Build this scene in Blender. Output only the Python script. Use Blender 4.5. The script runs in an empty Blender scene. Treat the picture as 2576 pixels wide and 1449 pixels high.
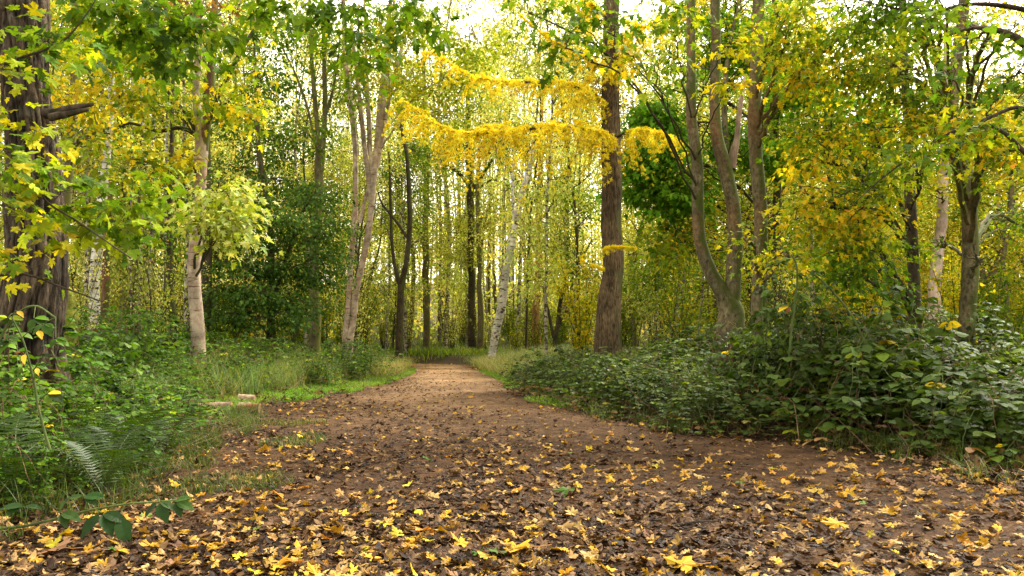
import bpy, math
import numpy as np
from mathutils import Matrix, Vector

C = bpy.context.scene.collection
RNG = np.random.default_rng(11)
TAU = 2 * math.pi

# ------------------------------------------------------------------ camera frame
CAM = np.array([0.0, 0.0, 0.75])
FPX, PITCH = 2003.0, math.radians(4.17)

def at(u, v, d):
    """Point seen at picture position (u, v) of a 2576 x 1449 picture at distance d along the path."""
    x = (u - 1288) / FPX
    z = -(v - 724.5) / FPX
    dy = math.cos(PITCH) - z * math.sin(PITCH)
    dz = math.sin(PITCH) + z * math.cos(PITCH)
    t = d / dy
    return np.array([x * t, d, CAM[2] + dz * t])

# ------------------------------------------------------------------ noise
def _h(i, j, k, s):
    n = (i * 374761393 + j * 668265263 + k * 2147483647 + s * 1274126177) & 0xFFFFFFFF
    n = ((n ^ (n >> 13)) * 1274126177) & 0xFFFFFFFF
    n = n ^ (n >> 16)
    return (n & 0xFFFF) / 65535.0

def noise3(p, s=0):
    p = np.asarray(p, float)
    i = np.floor(p).astype(np.int64)
    f = p - i
    f = f * f * (3 - 2 * f)
    r = 0
    for a in (0, 1):
        for b in (0, 1):
            for c in (0, 1):
                w = (f[..., 0] if a else 1 - f[..., 0]) * (f[..., 1] if b else 1 - f[..., 1]) * (f[..., 2] if c else 1 - f[..., 2])
                r = r + w * _h(i[..., 0] + a, i[..., 1] + b, i[..., 2] + c, s)
    return r * 2 - 1

def fbm(p, s=0, o=3):
    p = np.asarray(p, float)
    r, a = 0, 1
    for k in range(o):
        r = r + a * noise3(p * 2 ** k, s + k)
        a *= .5
    return r

# ------------------------------------------------------------------ mesh accumulation
class Acc:
    def __init__(s):
        s.v, s.t, s.q, s.c, s.mt, s.mq, s.n = [], [], [], [], [], [], 0
    def add(s, V, T=None, Q=None, col=(1, 1, 1), m=0):
        V = np.asarray(V, float).reshape(-1, 3)
        if T is not None and len(T):
            s.t.append(np.asarray(T, int) + s.n); s.mt.append(np.full(len(T), m))
        if Q is not None and len(Q):
            s.q.append(np.asarray(Q, int) + s.n); s.mq.append(np.full(len(Q), m))
        s.v.append(V)
        c = np.asarray(col, float)
        s.c.append(np.broadcast_to(c, (len(V), 3)) if c.ndim == 1 else c)
        s.n += len(V)
    def mesh(s, name, mats, origin=(0, 0, 0), smooth=False):
        V = np.concatenate(s.v) - np.asarray(origin, float)
        T = np.concatenate(s.t) if s.t else np.zeros((0, 3), int)
        Q = np.concatenate(s.q) if s.q else np.zeros((0, 4), int)
        me = bpy.data.meshes.new(name)
        me.vertices.add(len(V)); me.vertices.foreach_set('co', V.ravel())
        nl = T.size + Q.size
        me.loops.add(nl); me.loops.foreach_set('vertex_index', np.concatenate([T.ravel(), Q.ravel()]).astype(np.int32))
        tot = np.concatenate([np.full(len(T), 3), np.full(len(Q), 4)]).astype(np.int32)
        st = np.concatenate([[0], np.cumsum(tot)[:-1]]).astype(np.int32)
        me.polygons.add(len(tot)); me.polygons.foreach_set('loop_start', st)
        mi = np.concatenate([np.concatenate(s.mt) if s.mt else np.zeros(0), np.concatenate(s.mq) if s.mq else np.zeros(0)]).astype(np.int32)
        me.polygons.foreach_set('material_index', mi)
        me.polygons.foreach_set('use_smooth', np.full(len(tot), smooth))
        a = me.color_attributes.new('tint', 'FLOAT_COLOR', 'POINT')
        cc = np.ones((len(V), 4)); cc[:, :3] = np.concatenate(s.c)
        a.data.foreach_set('color', cc.ravel())
        for m in (mats if isinstance(mats, (list, tuple)) else [mats]):
            me.materials.append(m)
        me.update(calc_edges=True)
        return me

def link(name, me, parent=None, loc=(0, 0, 0)):
    o = bpy.data.objects.new(name, me); C.objects.link(o)
    o.location = loc
    if parent: o.parent = parent
    return o

def tag(o, label=None, cat=None, group=None, kind=None):
    if label: o['label'] = label
    if cat: o['category'] = cat
    if group: o['group'] = group
    if kind: o['kind'] = kind
    return o

def thing(name, label, cat, loc, group=None):
    return tag(link(name, None, None, loc), label, cat, group)

def copy_tree(o, parent=None):
    c = o.copy(); C.objects.link(c); c.parent = parent
    for ch in list(o.children):
        copy_tree(ch, c)
    return c

# ------------------------------------------------------------------ curves and tubes
def spline(P, n):
    """Catmull-Rom through the rows of P (any number of columns), n samples."""
    P = np.asarray(P, float)
    if len(P) == 2:
        t = np.linspace(0, 1, n)[:, None]
        return P[0] * (1 - t) + P[1] * t
    Q = np.vstack([2 * P[0] - P[1], P, 2 * P[-1] - P[-2]])
    L = np.concatenate([[0], np.cumsum(np.linalg.norm(np.diff(P[:, :3], axis=0), axis=1))])
    x = np.linspace(0, L[-1], n)
    k = np.clip(np.searchsorted(L, x, side='right') - 1, 0, len(P) - 2)
    t = ((x - L[k]) / np.maximum(L[k + 1] - L[k], 1e-9))[:, None]
    a, b, c, d = Q[k], Q[k + 1], Q[k + 2], Q[k + 3]
    return .5 * (2 * b + (c - a) * t + (2 * a - 5 * b + 4 * c - d) * t * t + (3 * b - a - 3 * c + d) * t ** 3)

def tube(acc, P, R, seg=6, col=(1, 1, 1), m=0, disp=None, relief=0):
    P = np.asarray(P, float); n = len(P)
    R = np.broadcast_to(np.asarray(R, float), (n,))
    T = np.gradient(P, axis=0); T /= np.linalg.norm(T, axis=1)[:, None] + 1e-12
    ref = np.array([0.31, 0.95, 0.05]) if abs(T[:, 2]).mean() > .5 else np.array([0.02, 0.05, 1.0])
    A = np.cross(T, ref); A /= np.linalg.norm(A, axis=1)[:, None] + 1e-12
    B = np.cross(T, A)
    th = np.linspace(0, TAU, seg, endpoint=False)
    dirs = np.cos(th)[None, :, None] * A[:, None] + np.sin(th)[None, :, None] * B[:, None]
    r = np.broadcast_to(R[:, None, None], (n, seg, 1))
    V = P[:, None] + dirs * r
    V0 = V
    if disp is not None:
        V = V + dirs * (disp(V, th, P)[..., None]) * r
    i = np.arange(n - 1)[:, None] * seg; j = np.arange(seg)[None]; k = (j + 1) % seg
    Q = np.stack([i + j, i + k, i + seg + k, i + seg + j], -1).reshape(-1, 4)
    if disp is not None:
        dv = disp(V0, th, P)
        col = np.clip(1 + relief * dv, .12, 1.35).reshape(-1, 1) * np.ones((1, 3)) if relief else col  # crevice shade painted into the tint where the surface sinks
    V = V.reshape(-1, 3)
    if np.ndim(col) == 2 and len(col) == n:
        col = np.repeat(col, seg, axis=0)
    acc.add(V, None, Q, col, m)
    # end cap
    acc.add(np.vstack([V[-seg:], P[-1:]]), [[a, (a + 1) % seg, seg] for a in range(seg)], None, col if np.ndim(col) == 1 else (1, 1, 1), m)

# ------------------------------------------------------------------ leaf templates
def fan(outline, droop=0.0, fold=0.0, wav=0.0, ph=0.0):
    """Leaf blade as a fan: outline (k,2) in x (across) and y (along, base at 0)."""
    o = np.asarray(outline, float)
    c = np.array([[0, .42]])
    P = np.vstack([o, c])
    z = -droop * (P[:, 1] ** 2) + fold * np.abs(P[:, 0]) + wav * np.sin(P[:, 0] * 7 + P[:, 1] * 5 + ph)
    V = np.column_stack([P, z])
    k = len(o)
    return V, np.array([[i, (i + 1) % k, k] for i in range(k)])

def maple_outline(fine=True):
    pts = [(0, 0.0)]
    if fine:
        half = [(.10, .06), (.30, -.06), (.34, .05), (.50, .10), (.40, .20), (.30, .26), (.42, .36), (.60, .44), (.58, .54), (.66, .66),
                (.48, .62), (.38, .66), (.24, .52), (.16, .50), (.20, .68), (.26, .80), (.14, .84), (.10, .95)]
    else:
        half = [(.42, .02), (.26, .26), (.62, .58), (.20, .50), (.20, .82)]
    L = half + [(0, 1.06)] + [(-x, y) for x, y in reversed(half)]
    return np.array(pts + L)

def oval_outline(w=.36, k=4, tip=1.0):
    ys = np.linspace(0, 1, k + 2)[1:-1]
    xs = w * np.sin(np.pi * ys ** .8) ** .8
    return np.array([(0, 0)] + [(x, y) for x, y in zip(xs, ys)] + [(0, tip)] + [(-x, y) for x, y in zip(xs[::-1], ys[::-1])])

def strip_leaf(w=.36, k=3, fold=.12, droop=.25):
    """Oval leaf folded along its midrib: two rows of faces."""
    ys = np.linspace(0, 1, k + 2)
    xs = w * np.sin(np.pi * ys ** .85) ** .75
    V = []; T = []
    for y, x in zip(ys, xs):
        z = -droop * y * y
        V += [(-x, y, z + fold * x), (0, y, z), (x, y, z + fold * x)]
    for i in range(k + 1):
        a = 3 * i; b = a + 3
        for c in (0, 1):
            if i > 0: T.append((a + c, a + c + 1, b + c + 1) if c == 0 else (a + c, a + c + 1, b + c))
            if i < k: T.append((a + c, b + c + 1, b + c) if c == 0 else (a + c + 1, b + c + 1, b + c))
    if True:
        T = []
        for i in range(k + 1):
            a = 3 * i; b = a + 3
            for c in (0, 1):
                if i == 0: T.append((a + 1, b + c + 1, b + c))
                elif i == k: T.append((a + c, a + c + 1, b + 1))
                else: T += [(a + c, a + c + 1, b + c + 1), (a + c, b + c + 1, b + c)]
    return np.array(V), np.array(T)

MAPLE = [fan(maple_outline(), .25, .05, .05, p) for p in (0, 2, 4)]
MAPLE_LOW = [fan(maple_outline(False), .25, .10, .04, p) for p in (0, 3)]
OVAL = strip_leaf()
OVAL_LOW = (np.array([(0, 0, 0), (.3, .45, .06), (0, 1, -.15), (-.3, .45, .06)]), np.array([(0, 1, 2), (0, 2, 3)]))
ROUND_LOW = (np.array([(0, 0, 0), (.36, .3, .05), (.3, .75, .04), (0, 1, -.1), (-.3, .75, .04), (-.36, .3, .05)]), np.array([(0, 1, 2), (0, 2, 3), (0, 3, 4), (0, 4, 5)]))

def unit(v):
    return v / (np.linalg.norm(v, axis=-1, keepdims=True) + 1e-12)

def place(acc, tpl, pos, fwd, up, size, col, m=0):
    """Copies of a leaf template: y axis along fwd, z near up."""
    if len(pos) == 0: return
    if isinstance(tpl, list):
        w = np.arange(len(pos)) % len(tpl)
        for k, t in enumerate(tpl):
            s = w == k
            place(acc, t, pos[s], fwd[s], up[s], size[s], col[s], m)
        return
    V, T = tpl
    f = unit(fwd); x = unit(np.cross(f, up)); z = np.cross(x, f)
    F = np.stack([x, f, z], 1)                       # rows: axes
    W = np.einsum('kc,ncd->nkd', V, F) * size[:, None, None] + pos[:, None]
    n, k = len(pos), len(V)
    TT = (T[None] + (np.arange(n) * k)[:, None, None]).reshape(-1, 3)
    acc.add(W.reshape(-1, 3), TT, None, np.repeat(col, k, axis=0), m)

# colour palettes (linear base colours) : list of (colour, weight)
G1, G2, G3 = (.050, .110, .010), (.085, .175, .012), (.155, .255, .016)
YG, YL, YE, OR, BR = (.29, .37, .016), (.50, .46, .02), (.68, .49, .022), (.64, .30, .02), (.20, .09, .03)
PAL = {
    'dark':   [((.045, .105, .018), 4), ((.080, .165, .028), 4), ((.14, .25, .045), 2.5), (YG, .4)],
    'green':  [(G1, 3), (G2, 4), (G3, 2), (YG, .6), (YE, .15)],
    'emerald':[((.085, .23, .014), 3), ((.14, .32, .020), 4), ((.23, .40, .03), 2), (YG, .4)],
    'mid':    [(G1, 1.5), (G2, 3.5), (G3, 3), (YG, 2), (YL, 1.1), (YE, .6), (OR, .2)],
    'lime':   [(G3, 2), (YG, 5), (YL, 3), (YE, .6)],
    'yg':     [(G1, 1.4), (G2, 2.8), (G3, 2.4), (YG, 2.2), (YL, 2.2), (YE, 2.2), (OR, .6)],
    'gold':   [(G3, 1.6), (YG, 3), (YL, 4), (YE, 2.6), (OR, .4)],
    'pale':   [((.30, .44, .12), 3), ((.46, .57, .16), 3), ((.62, .62, .20), 2), (YG, 2), ((.10, .16, .05), 1.5)],
    'far':    [((.40, .54, .16), 3), ((.66, .70, .24), 3), ((.82, .70, .28), 2), ((.24, .36, .09), 1.8)],  # distant haze and glow painted in as lighter leaf colours
    'olive':  [((.17, .24, .04), 3), ((.30, .36, .06), 3), ((.46, .46, .08), 2), ((.54, .40, .08), 1), (G1, .6)],
    'bramble':[((.036, .070, .008), 4), ((.075, .125, .020), 3.8), ((.12, .18, .016), 2.4), (YG, .5), (YE, .22), (BR, .7), (OR, .1)],
    'bright': [((.034, .080, .006), 3.5), ((.068, .150, .009), 4), ((.13, .23, .013), 2.5), (YG, .9), (YE, .35), (BR, .6)],
    'brown':  [((.22, .12, .05), 3), ((.14, .075, .035), 3), ((.34, .19, .07), 1), ((.30, .26, .07), 1)],
    'mossy':  [((.16, .19, .02), 3), ((.10, .13, .015), 2), ((.24, .26, .03), 1)],
}

def pick(pal, n, rng, clump=None):
    cols = np.array([c for c, w in PAL[pal]]); w = np.array([w for c, w in PAL[pal]], float)
    cum = np.cumsum(w / w.sum())
    r = rng.random(n)
    if clump is not None:
        r = np.clip(.55 * r + .45 * clump, 0, .9999)
    i = np.searchsorted(cum, r)
    # order the clump shift so that it walks over the palette as listed
    c = cols[np.clip(i, 0, len(cols) - 1)]
    return c * (1 + .28 * rng.standard_normal(n))[:, None].clip(.45, 1.7)

# ------------------------------------------------------------------ materials
def new_mat(name):
    m = bpy.data.materials.new(name); m.use_nodes = True
    nt = m.node_tree; nt.nodes.clear()
    return m, nt, nt.nodes.new, nt.links.new

def leaf_mat(name, trans=.44, rough=.65, spec=.10, tint=(1.22, 1.08, .32)):
    m, nt, N, L = new_mat(name)
    out = N('ShaderNodeOutputMaterial'); mix = N('ShaderNodeMixShader'); p = N('ShaderNodeBsdfPrincipled'); t = N('ShaderNodeBsdfTranslucent')
    a = N('ShaderNodeAttribute'); a.attribute_name = 'tint'
    g = N('ShaderNodeNewGeometry'); nz = N('ShaderNodeTexNoise'); nz.inputs['Scale'].default_value = 38
    L(g.outputs['Position'], nz.inputs['Vector'])
    mr = N('ShaderNodeMapRange'); mr.inputs['To Min'].default_value = .72; mr.inputs['To Max'].default_value = 1.3
    L(nz.outputs['Fac'], mr.inputs['Value'])
    mu = N('ShaderNodeVectorMath'); mu.operation = 'SCALE'; L(a.outputs['Color'], mu.inputs[0]); L(mr.outputs['Result'], mu.inputs['Scale'])
    mt = N('ShaderNodeVectorMath'); mt.operation = 'MULTIPLY'; L(mu.outputs[0], mt.inputs[0]); mt.inputs[1].default_value = tint
    L(mu.outputs[0], p.inputs['Base Color']); L(mt.outputs[0], t.inputs['Color'])
    p.inputs['Roughness'].default_value = rough; p.inputs['Specular IOR Level'].default_value = spec
    mix.inputs[0].default_value = trans
    L(p.outputs[0], mix.inputs[1]); L(t.outputs[0], mix.inputs[2]); L(mix.outputs[0], out.inputs['Surface'])
    return m

def ramp(N, stops):
    r = N('ShaderNodeValToRGB'); e = r.color_ramp.elements
    e[0].position, e[0].color = stops[0][0], (*stops[0][1], 1)
    e[1].position, e[1].color = stops[-1][0], (*stops[-1][1], 1)
    for p, c in stops[1:-1]:
        x = e.new(p); x.color = (*c, 1)
    return r

def bark_mat(name, dark, light, sxy=22, sz=5, bump=.5, dist=.02, moss=0.0, moss_col=(.09, .12, .015), marks=None, mark_col=(.02, .018, .015), mark_hi=.64, rust=0, lichen=0.0):
    """Bark in object coordinates stretched along the stem."""
    m, nt, N, L = new_mat(name)
    out = N('ShaderNodeOutputMaterial'); p = N('ShaderNodeBsdfPrincipled'); tc = N('ShaderNodeTexCoord')
    mp = N('ShaderNodeMapping'); mp.inputs['Scale'].default_value = (sxy, sxy, sz); L(tc.outputs['Object'], mp.inputs['Vector'])
    n1 = N('ShaderNodeTexNoise'); n1.inputs['Detail'].default_value = 6; n1.inputs['Roughness'].default_value = .65; n1.inputs['Scale'].default_value = 1; L(mp.outputs[0], n1.inputs['Vector'])
    r = ramp(N, [(.34, dark), (.5, tuple((a + b) / 2 for a, b in zip(dark, light))), (.68, light)]); L(n1.outputs['Fac'], r.inputs[0])
    big = N('ShaderNodeTexNoise'); big.inputs['Scale'].default_value = 2.3; big.inputs['Detail'].default_value = 3; L(tc.outputs['Object'], big.inputs['Vector'])
    bm = N('ShaderNodeMapRange'); bm.inputs['From Min'].default_value = .3; bm.inputs['From Max'].default_value = .7; bm.inputs['To Min'].default_value = .6; bm.inputs['To Max'].default_value = 1.35; L(big.outputs['Fac'], bm.inputs['Value'])
    cur = N('ShaderNodeVectorMath'); cur.operation = 'SCALE'; L(r.outputs[0], cur.inputs[0]); L(bm.outputs[0], cur.inputs['Scale'])
    col = cur.outputs[0]
    hgt = n1.outputs['Fac']
    def over(fac, c, src):
        x = N('ShaderNodeMix'); x.data_type = 'RGBA'; L(fac, x.inputs['Factor']); L(src, x.inputs['A']); x.inputs['B'].default_value = (*c, 1)
        return x.outputs['Result']
    if rust:
        w = N('ShaderNodeTexNoise'); w.inputs['Scale'].default_value = 1.1; w.inputs['Detail'].default_value = 2; L(tc.outputs['Object'], w.inputs['Vector'])
        q = N('ShaderNodeMapRange'); q.inputs['From Min'].default_value = .48; q.inputs['From Max'].default_value = .62; q.inputs['To Max'].default_value = rust; L(w.outputs['Fac'], q.inputs['Value'])
        col = over(q.outputs[0], (.30, .12, .035), col)
    if marks:
        mp2 = N('ShaderNodeMapping'); mp2.inputs['Scale'].default_value = marks; L(tc.outputs['Object'], mp2.inputs['Vector'])
        n2 = N('ShaderNodeTexNoise'); n2.inputs['Scale'].default_value = 1; n2.inputs['Detail'].default_value = 4; n2.inputs['Roughness'].default_value = .6; L(mp2.outputs[0], n2.inputs['Vector'])
        q = N('ShaderNodeMapRange'); q.inputs['From Min'].default_value = mark_hi - .06; q.inputs['From Max'].default_value = mark_hi; L(n2.outputs['Fac'], q.inputs['Value'])
        col = over(q.outputs[0], mark_col, col)
    if lichen:
        w = N('ShaderNodeTexNoise'); w.inputs['Scale'].default_value = 9; w.inputs['Detail'].default_value = 4; L(tc.outputs['Object'], w.inputs['Vector'])
        q = N('ShaderNodeMapRange'); q.inputs['From Min'].default_value = .58; q.inputs['From Max'].default_value = .68; q.inputs['To Max'].default_value = lichen; L(w.outputs['Fac'], q.inputs['Value'])
        col = over(q.outputs[0], (.26, .27, .20), col)
    if moss:
        w = N('ShaderNodeTexNoise'); w.inputs['Scale'].default_value = 3.2; w.inputs['Detail'].default_value = 6; w.inputs['Roughness'].default_value = .7; L(tc.outputs['Object'], w.inputs['Vector'])
        g = N('ShaderNodeNewGeometry'); sp = N('ShaderNodeSeparateXYZ'); L(g.outputs['Normal'], sp.inputs[0])
        ad = N('ShaderNodeMath'); ad.operation = 'MULTIPLY_ADD'; ad.inputs[1].default_value = .22; L(sp.outputs['X'], ad.inputs[0]); L(w.outputs['Fac'], ad.inputs[2])
        q = N('ShaderNodeMapRange'); q.inputs['From Min'].default_value = .64 - .3 * moss; q.inputs['From Max'].default_value = .76 - .3 * moss; q.inputs['To Max'].default_value = .9; L(ad.outputs[0], q.inputs['Value'])
        col = over(q.outputs[0], moss_col, col)
    ta = N('ShaderNodeAttribute'); ta.attribute_name = 'tint'; tm = N('ShaderNodeVectorMath'); tm.operation = 'MULTIPLY'; L(col, tm.inputs[0]); L(ta.outputs['Color'], tm.inputs[1]); col = tm.outputs[0]
    L(col, p.inputs['Base Color']); p.inputs['Roughness'].default_value = .88; p.inputs['Specular IOR Level'].default_value = .2
    b = N('ShaderNodeBump'); b.inputs['Strength'].default_value = bump; b.inputs['Distance'].default_value = dist; L(hgt, b.inputs['Height']); L(b.outputs[0], p.inputs['Normal'])
    L(p.outputs[0], out.inputs['Surface'])
    return m

M = {}
M['leaf'] = leaf_mat('leaf')
M['bleaf'] = leaf_mat('bramble leaf', trans=.38, rough=.55, spec=.20, tint=(1.15, 1.15, .4))
M['litter'] = leaf_mat('dead leaf', trans=.12, rough=.6, spec=.13, tint=(1.1, .9, .5))
M['needle'] = leaf_mat('larch needle', trans=.35, rough=.6, spec=.2, tint=(1.05, 1.02, .4))
M['grass'] = leaf_mat('grass blade', trans=.4, rough=.5, spec=.3)
M['fern'] = leaf_mat('fern frond', trans=.35, rough=.5, spec=.35)
M['twig'] = bark_mat('twig', (.022, .016, .010), (.075, .055, .035), 40, 12, .2)
M['twigmoss'] = bark_mat('mossy twig', (.028, .026, .012), (.085, .080, .03), 40, 12, .2)
M['cane'] = bark_mat('bramble cane', (.06, .035, .018), (.28, .17, .09), 30, 8, .2)
M['pine'] = bark_mat('rugged brown bark', (.018, .013, .008), (.21, .15, .095), 34, 9, 1.0, .05, lichen=.35)
M['larch'] = bark_mat('larch bark', (.034, .022, .011), (.24, .165, .085), 40, 10, .9, .03, moss=.12, moss_col=(.12, .12, .04))
M['maple'] = bark_mat('smooth olive bark', (.040, .034, .016), (.21, .17, .09), 30, 18, .6, .016, moss=.62, moss_col=(.065, .085, .010), rust=.28, marks=(3, 3, 22), mark_hi=.72, mark_col=(.06, .045, .03), lichen=.2)
M['beech'] = bark_mat('smooth pinkish bark', (.22, .16, .11), (.56, .45, .34), 9, 7, .3, .01, marks=(4, 4, 26), mark_hi=.66, mark_col=(.16, .085, .055), lichen=.25, rust=.35)
M['birch'] = bark_mat('white birch bark', (.42, .38, .31), (.78, .74, .66), 7, 12, .3, .01, marks=(5.5, 5.5, 17), mark_hi=.60, mark_col=(.055, .042, .033), rust=.12)
M['birchfar'] = bark_mat('grey birch bark', (.22, .19, .14), (.52, .47, .38), 9, 14, .3, .01, marks=(9, 9, 12), mark_hi=.55, mark_col=(.06, .045, .03))
M['paletrunk'] = bark_mat('pale pinkish bark', (.38, .27, .21), (.62, .48, .40), 14, 6, .4, .01, marks=(6, 6, 10), mark_hi=.66, mark_col=(.2, .12, .09))
M['dark'] = bark_mat('dark forest bark', (.024, .018, .011), (.095, .070, .042), 26, 8, .6, .02, moss=.25, moss_col=(.06, .07, .015))
M['greygreen'] = bark_mat('grey green bark', (.070, .055, .030), (.22, .18, .10), 22, 8, .5, .02, moss=.4, moss_col=(.12, .12, .025))
M['ivy'] = bark_mat('brown bark with rust', (.055, .030, .018), (.22, .13, .08), 22, 7, .6, .02, moss=.2, rust=.6)
M['scots'] = bark_mat('orange pine bark', (.20, .085, .045), (.50, .24, .13), 12, 6, .6, .015, lichen=.2)
M['scotslow'] = bark_mat('purple brown pine bark', (.075, .042, .035), (.25, .16, .13), 20, 6, .7, .02)
M['deadwood'] = bark_mat('bare dead wood', (.20, .13, .08), (.52, .38, .26), 20, 5, .5, .01)
M['mossy'] = bark_mat('moss', (.09, .10, .012), (.25, .26, .03), 30, 30, .9, .03)
M['cutwood'] = bark_mat('cut wood', (.28, .15, .07), (.52, .34, .18), 18, 18, .3)

# ------------------------------------------------------------------ the lie of the land
_L = np.array([(-3, -3.2), (1.5, -2.6), (2.7, -2.2), (3.5, -2.05), (5.3, -2.3), (6.8, -2.5), (8.3, -2.95), (10, -3.15), (12.5, -2.75), (16, -2.6), (21.5, -2.75), (29, -3.55), (31, -4.6), (33, -7.5), (35, -13), (37, -22), (42, -40)])
_R = np.array([(-3, 3.4), (2, 2.9), (3.5, 2.75), (4.2, 2.7), (4.8, 2.72), (5.6, 2.6), (6.2, 2.4), (6.9, 1.5), (7.6, 1.15), (8.8, .88), (10.7, .3), (13, .05), (16.7, -.12), (22, -.7), (29, -1.5), (32, -1.9), (33.5, -3.2), (35, -6.5), (37, -14), (42, -34)])
def xl(y): return np.interp(y, _L[:, 0], _L[:, 1])
def xr(y): return np.interp(y, _R[:, 0], _R[:, 1])
def off(x, y):
    """Distance outside the path (negative inside)."""
    return np.maximum(xl(y) - x, x - xr(y))
def roll(x, y):
    p = np.stack([x * .45, y * .45, 0 * x], -1)
    return .012 * noise3(p, 3)
def bank(s, y):
    a = np.clip((s - .5) / 2.2, 0, 1); b = np.clip((y - 8) / 5, 0, 1)
    return .26 * a * a * (3 - 2 * a) * b
def gz(x, y):
    x = np.asarray(x, float); y = np.asarray(y, float)
    s = np.clip(off(x, y), 0, 50)
    k = np.clip(s / 1.6, 0, 1); k = k * k * (3 - 2 * k)
    p = np.stack([x * .5, y * .5, 0 * x], -1)
    return roll(x, y) + k * (.09 + .07 * fbm(p, 5, 2)) + np.clip((y - 40) / 70, 0, 1) ** 1.2 * 9 + bank(s, y)

def axis(near, far, step, grow):
    a = [near]
    s = step
    while a[-1] < far:
        a.append(a[-1] + s)
        if a[-1] > 9: s *= grow
    return np.array(a)

def sheet(name, xs, ys, zf, mat):
    X, Y = np.meshgrid(xs, ys)
    Z = zf(X, Y)
    a = Acc(); w = len(xs); h = len(ys)
    i = np.arange(h - 1)[:, None] * w + np.arange(w - 1)[None]
    a.add(np.stack([X, Y, Z], -1).reshape(-1, 3), None, np.stack([i, i + 1, i + w + 1, i + w], -1).reshape(-1, 4))
    return link(name, a.mesh(name, mat, smooth=True))

def soil_mat(name, path):
    m, nt, N, L = new_mat(name)
    out = N('ShaderNodeOutputMaterial'); p = N('ShaderNodeBsdfPrincipled'); g = N('ShaderNodeNewGeometry')
    def noise(s, d, r=.6, sc=(1, 1, 1)):
        mp = N('ShaderNodeMapping'); mp.inputs['Scale'].default_value = sc; L(g.outputs['Position'], mp.inputs['Vector'])
        n = N('ShaderNodeTexNoise'); n.inputs['Scale'].default_value = s; n.inputs['Detail'].default_value = d; n.inputs['Roughness'].default_value = r; L(mp.outputs[0], n.inputs['Vector']); return n
    big, mid, fine = noise(.7, 3), noise(5, 5, .7), noise(60, 6, .75)
    if path:
        ra = ramp(N, [(.38, (.016, .008, .0035)), (.5, (.056, .028, .012)), (.62, (.15, .080, .034))])
    else:
        ra = ramp(N, [(.3, (.020, .013, .007)), (.5, (.050, .034, .016)), (.7, (.10, .07, .03))])
    ad = N('ShaderNodeMath'); ad.operation = 'MULTIPLY_ADD'; ad.inputs[1].default_value = .45; L(mid.outputs['Fac'], ad.inputs[0])
    a2 = N('ShaderNodeMath'); a2.operation = 'MULTIPLY_ADD'; a2.inputs[1].default_value = .35; L(fine.outputs['Fac'], a2.inputs[0])
    a3 = N('ShaderNodeMath'); a3.operation = 'MULTIPLY'; a3.inputs[1].default_value = .2; L(big.outputs['Fac'], a3.inputs[0])
    L(a3.outputs[0], a2.inputs[2]); L(a2.outputs[0], ad.inputs[2]); L(ad.outputs[0], ra.inputs[0])
    col = ra.outputs[0]
    if path:
        # trodden middle of the path; brighter light further on painted into the soil
        sp = N('ShaderNodeSeparateXYZ'); L(g.outputs['Position'], sp.inputs[0])
        q = N('ShaderNodeMapRange'); q.inputs['From Min'].default_value = 6; q.inputs['From Max'].default_value = 18; L(sp.outputs['Y'], q.inputs['Value'])
        a = N('ShaderNodeAttribute'); a.attribute_name = 'tint'
        s2 = N('ShaderNodeSeparateXYZ'); L(a.outputs['Color'], s2.inputs[0])
        mm = N('ShaderNodeMath'); mm.operation = 'MULTIPLY'; L(q.outputs[0], mm.inputs[0]); L(s2.outputs['X'], mm.inputs[1])
        x = N('ShaderNodeMix'); x.data_type = 'RGBA'; L(mm.outputs[0], x.inputs['Factor']); L(col, x.inputs['A'])
        r2 = ramp(N, [(.38, (.17, .096, .048)), (.5, (.42, .255, .135)), (.62, (.72, .48, .29))]); L(ad.outputs[0], r2.inputs[0]); L(r2.outputs[0], x.inputs['B'])
        col = x.outputs['Result']
    L(col, p.inputs['Base Color'])
    rr = N('ShaderNodeMapRange'); rr.inputs['To Min'].default_value = .75; rr.inputs['To Max'].default_value = .95; L(mid.outputs['Fac'], rr.inputs['Value']); L(rr.outputs[0], p.inputs['Roughness'])
    p.inputs['Specular IOR Level'].default_value = .10
    b = N('ShaderNodeBump'); b.inputs['Strength'].default_value = 1.0; b.inputs['Distance'].default_value = .03; L(ad.outputs[0], b.inputs['Height']); L(b.outputs[0], p.inputs['Normal'])
    L(p.outputs[0], out.inputs['Surface'])
    return m

ys = axis(-6, 420, .14, 1.05)
xs = np.concatenate([-axis(.1, 300, .14, 1.06)[::-1], axis(0, 300, .14, 1.06)])
def gsheet(x, y):
    o = off(x, y)
    return gz(x, y) - .05 * np.clip((.25 - o) / .3, 0, 1) * (y < 42)
tag(sheet('ground', xs, ys, gsheet, soil_mat('forest soil', False)), 'dark forest soil under the plants and trees', kind='structure')

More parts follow.
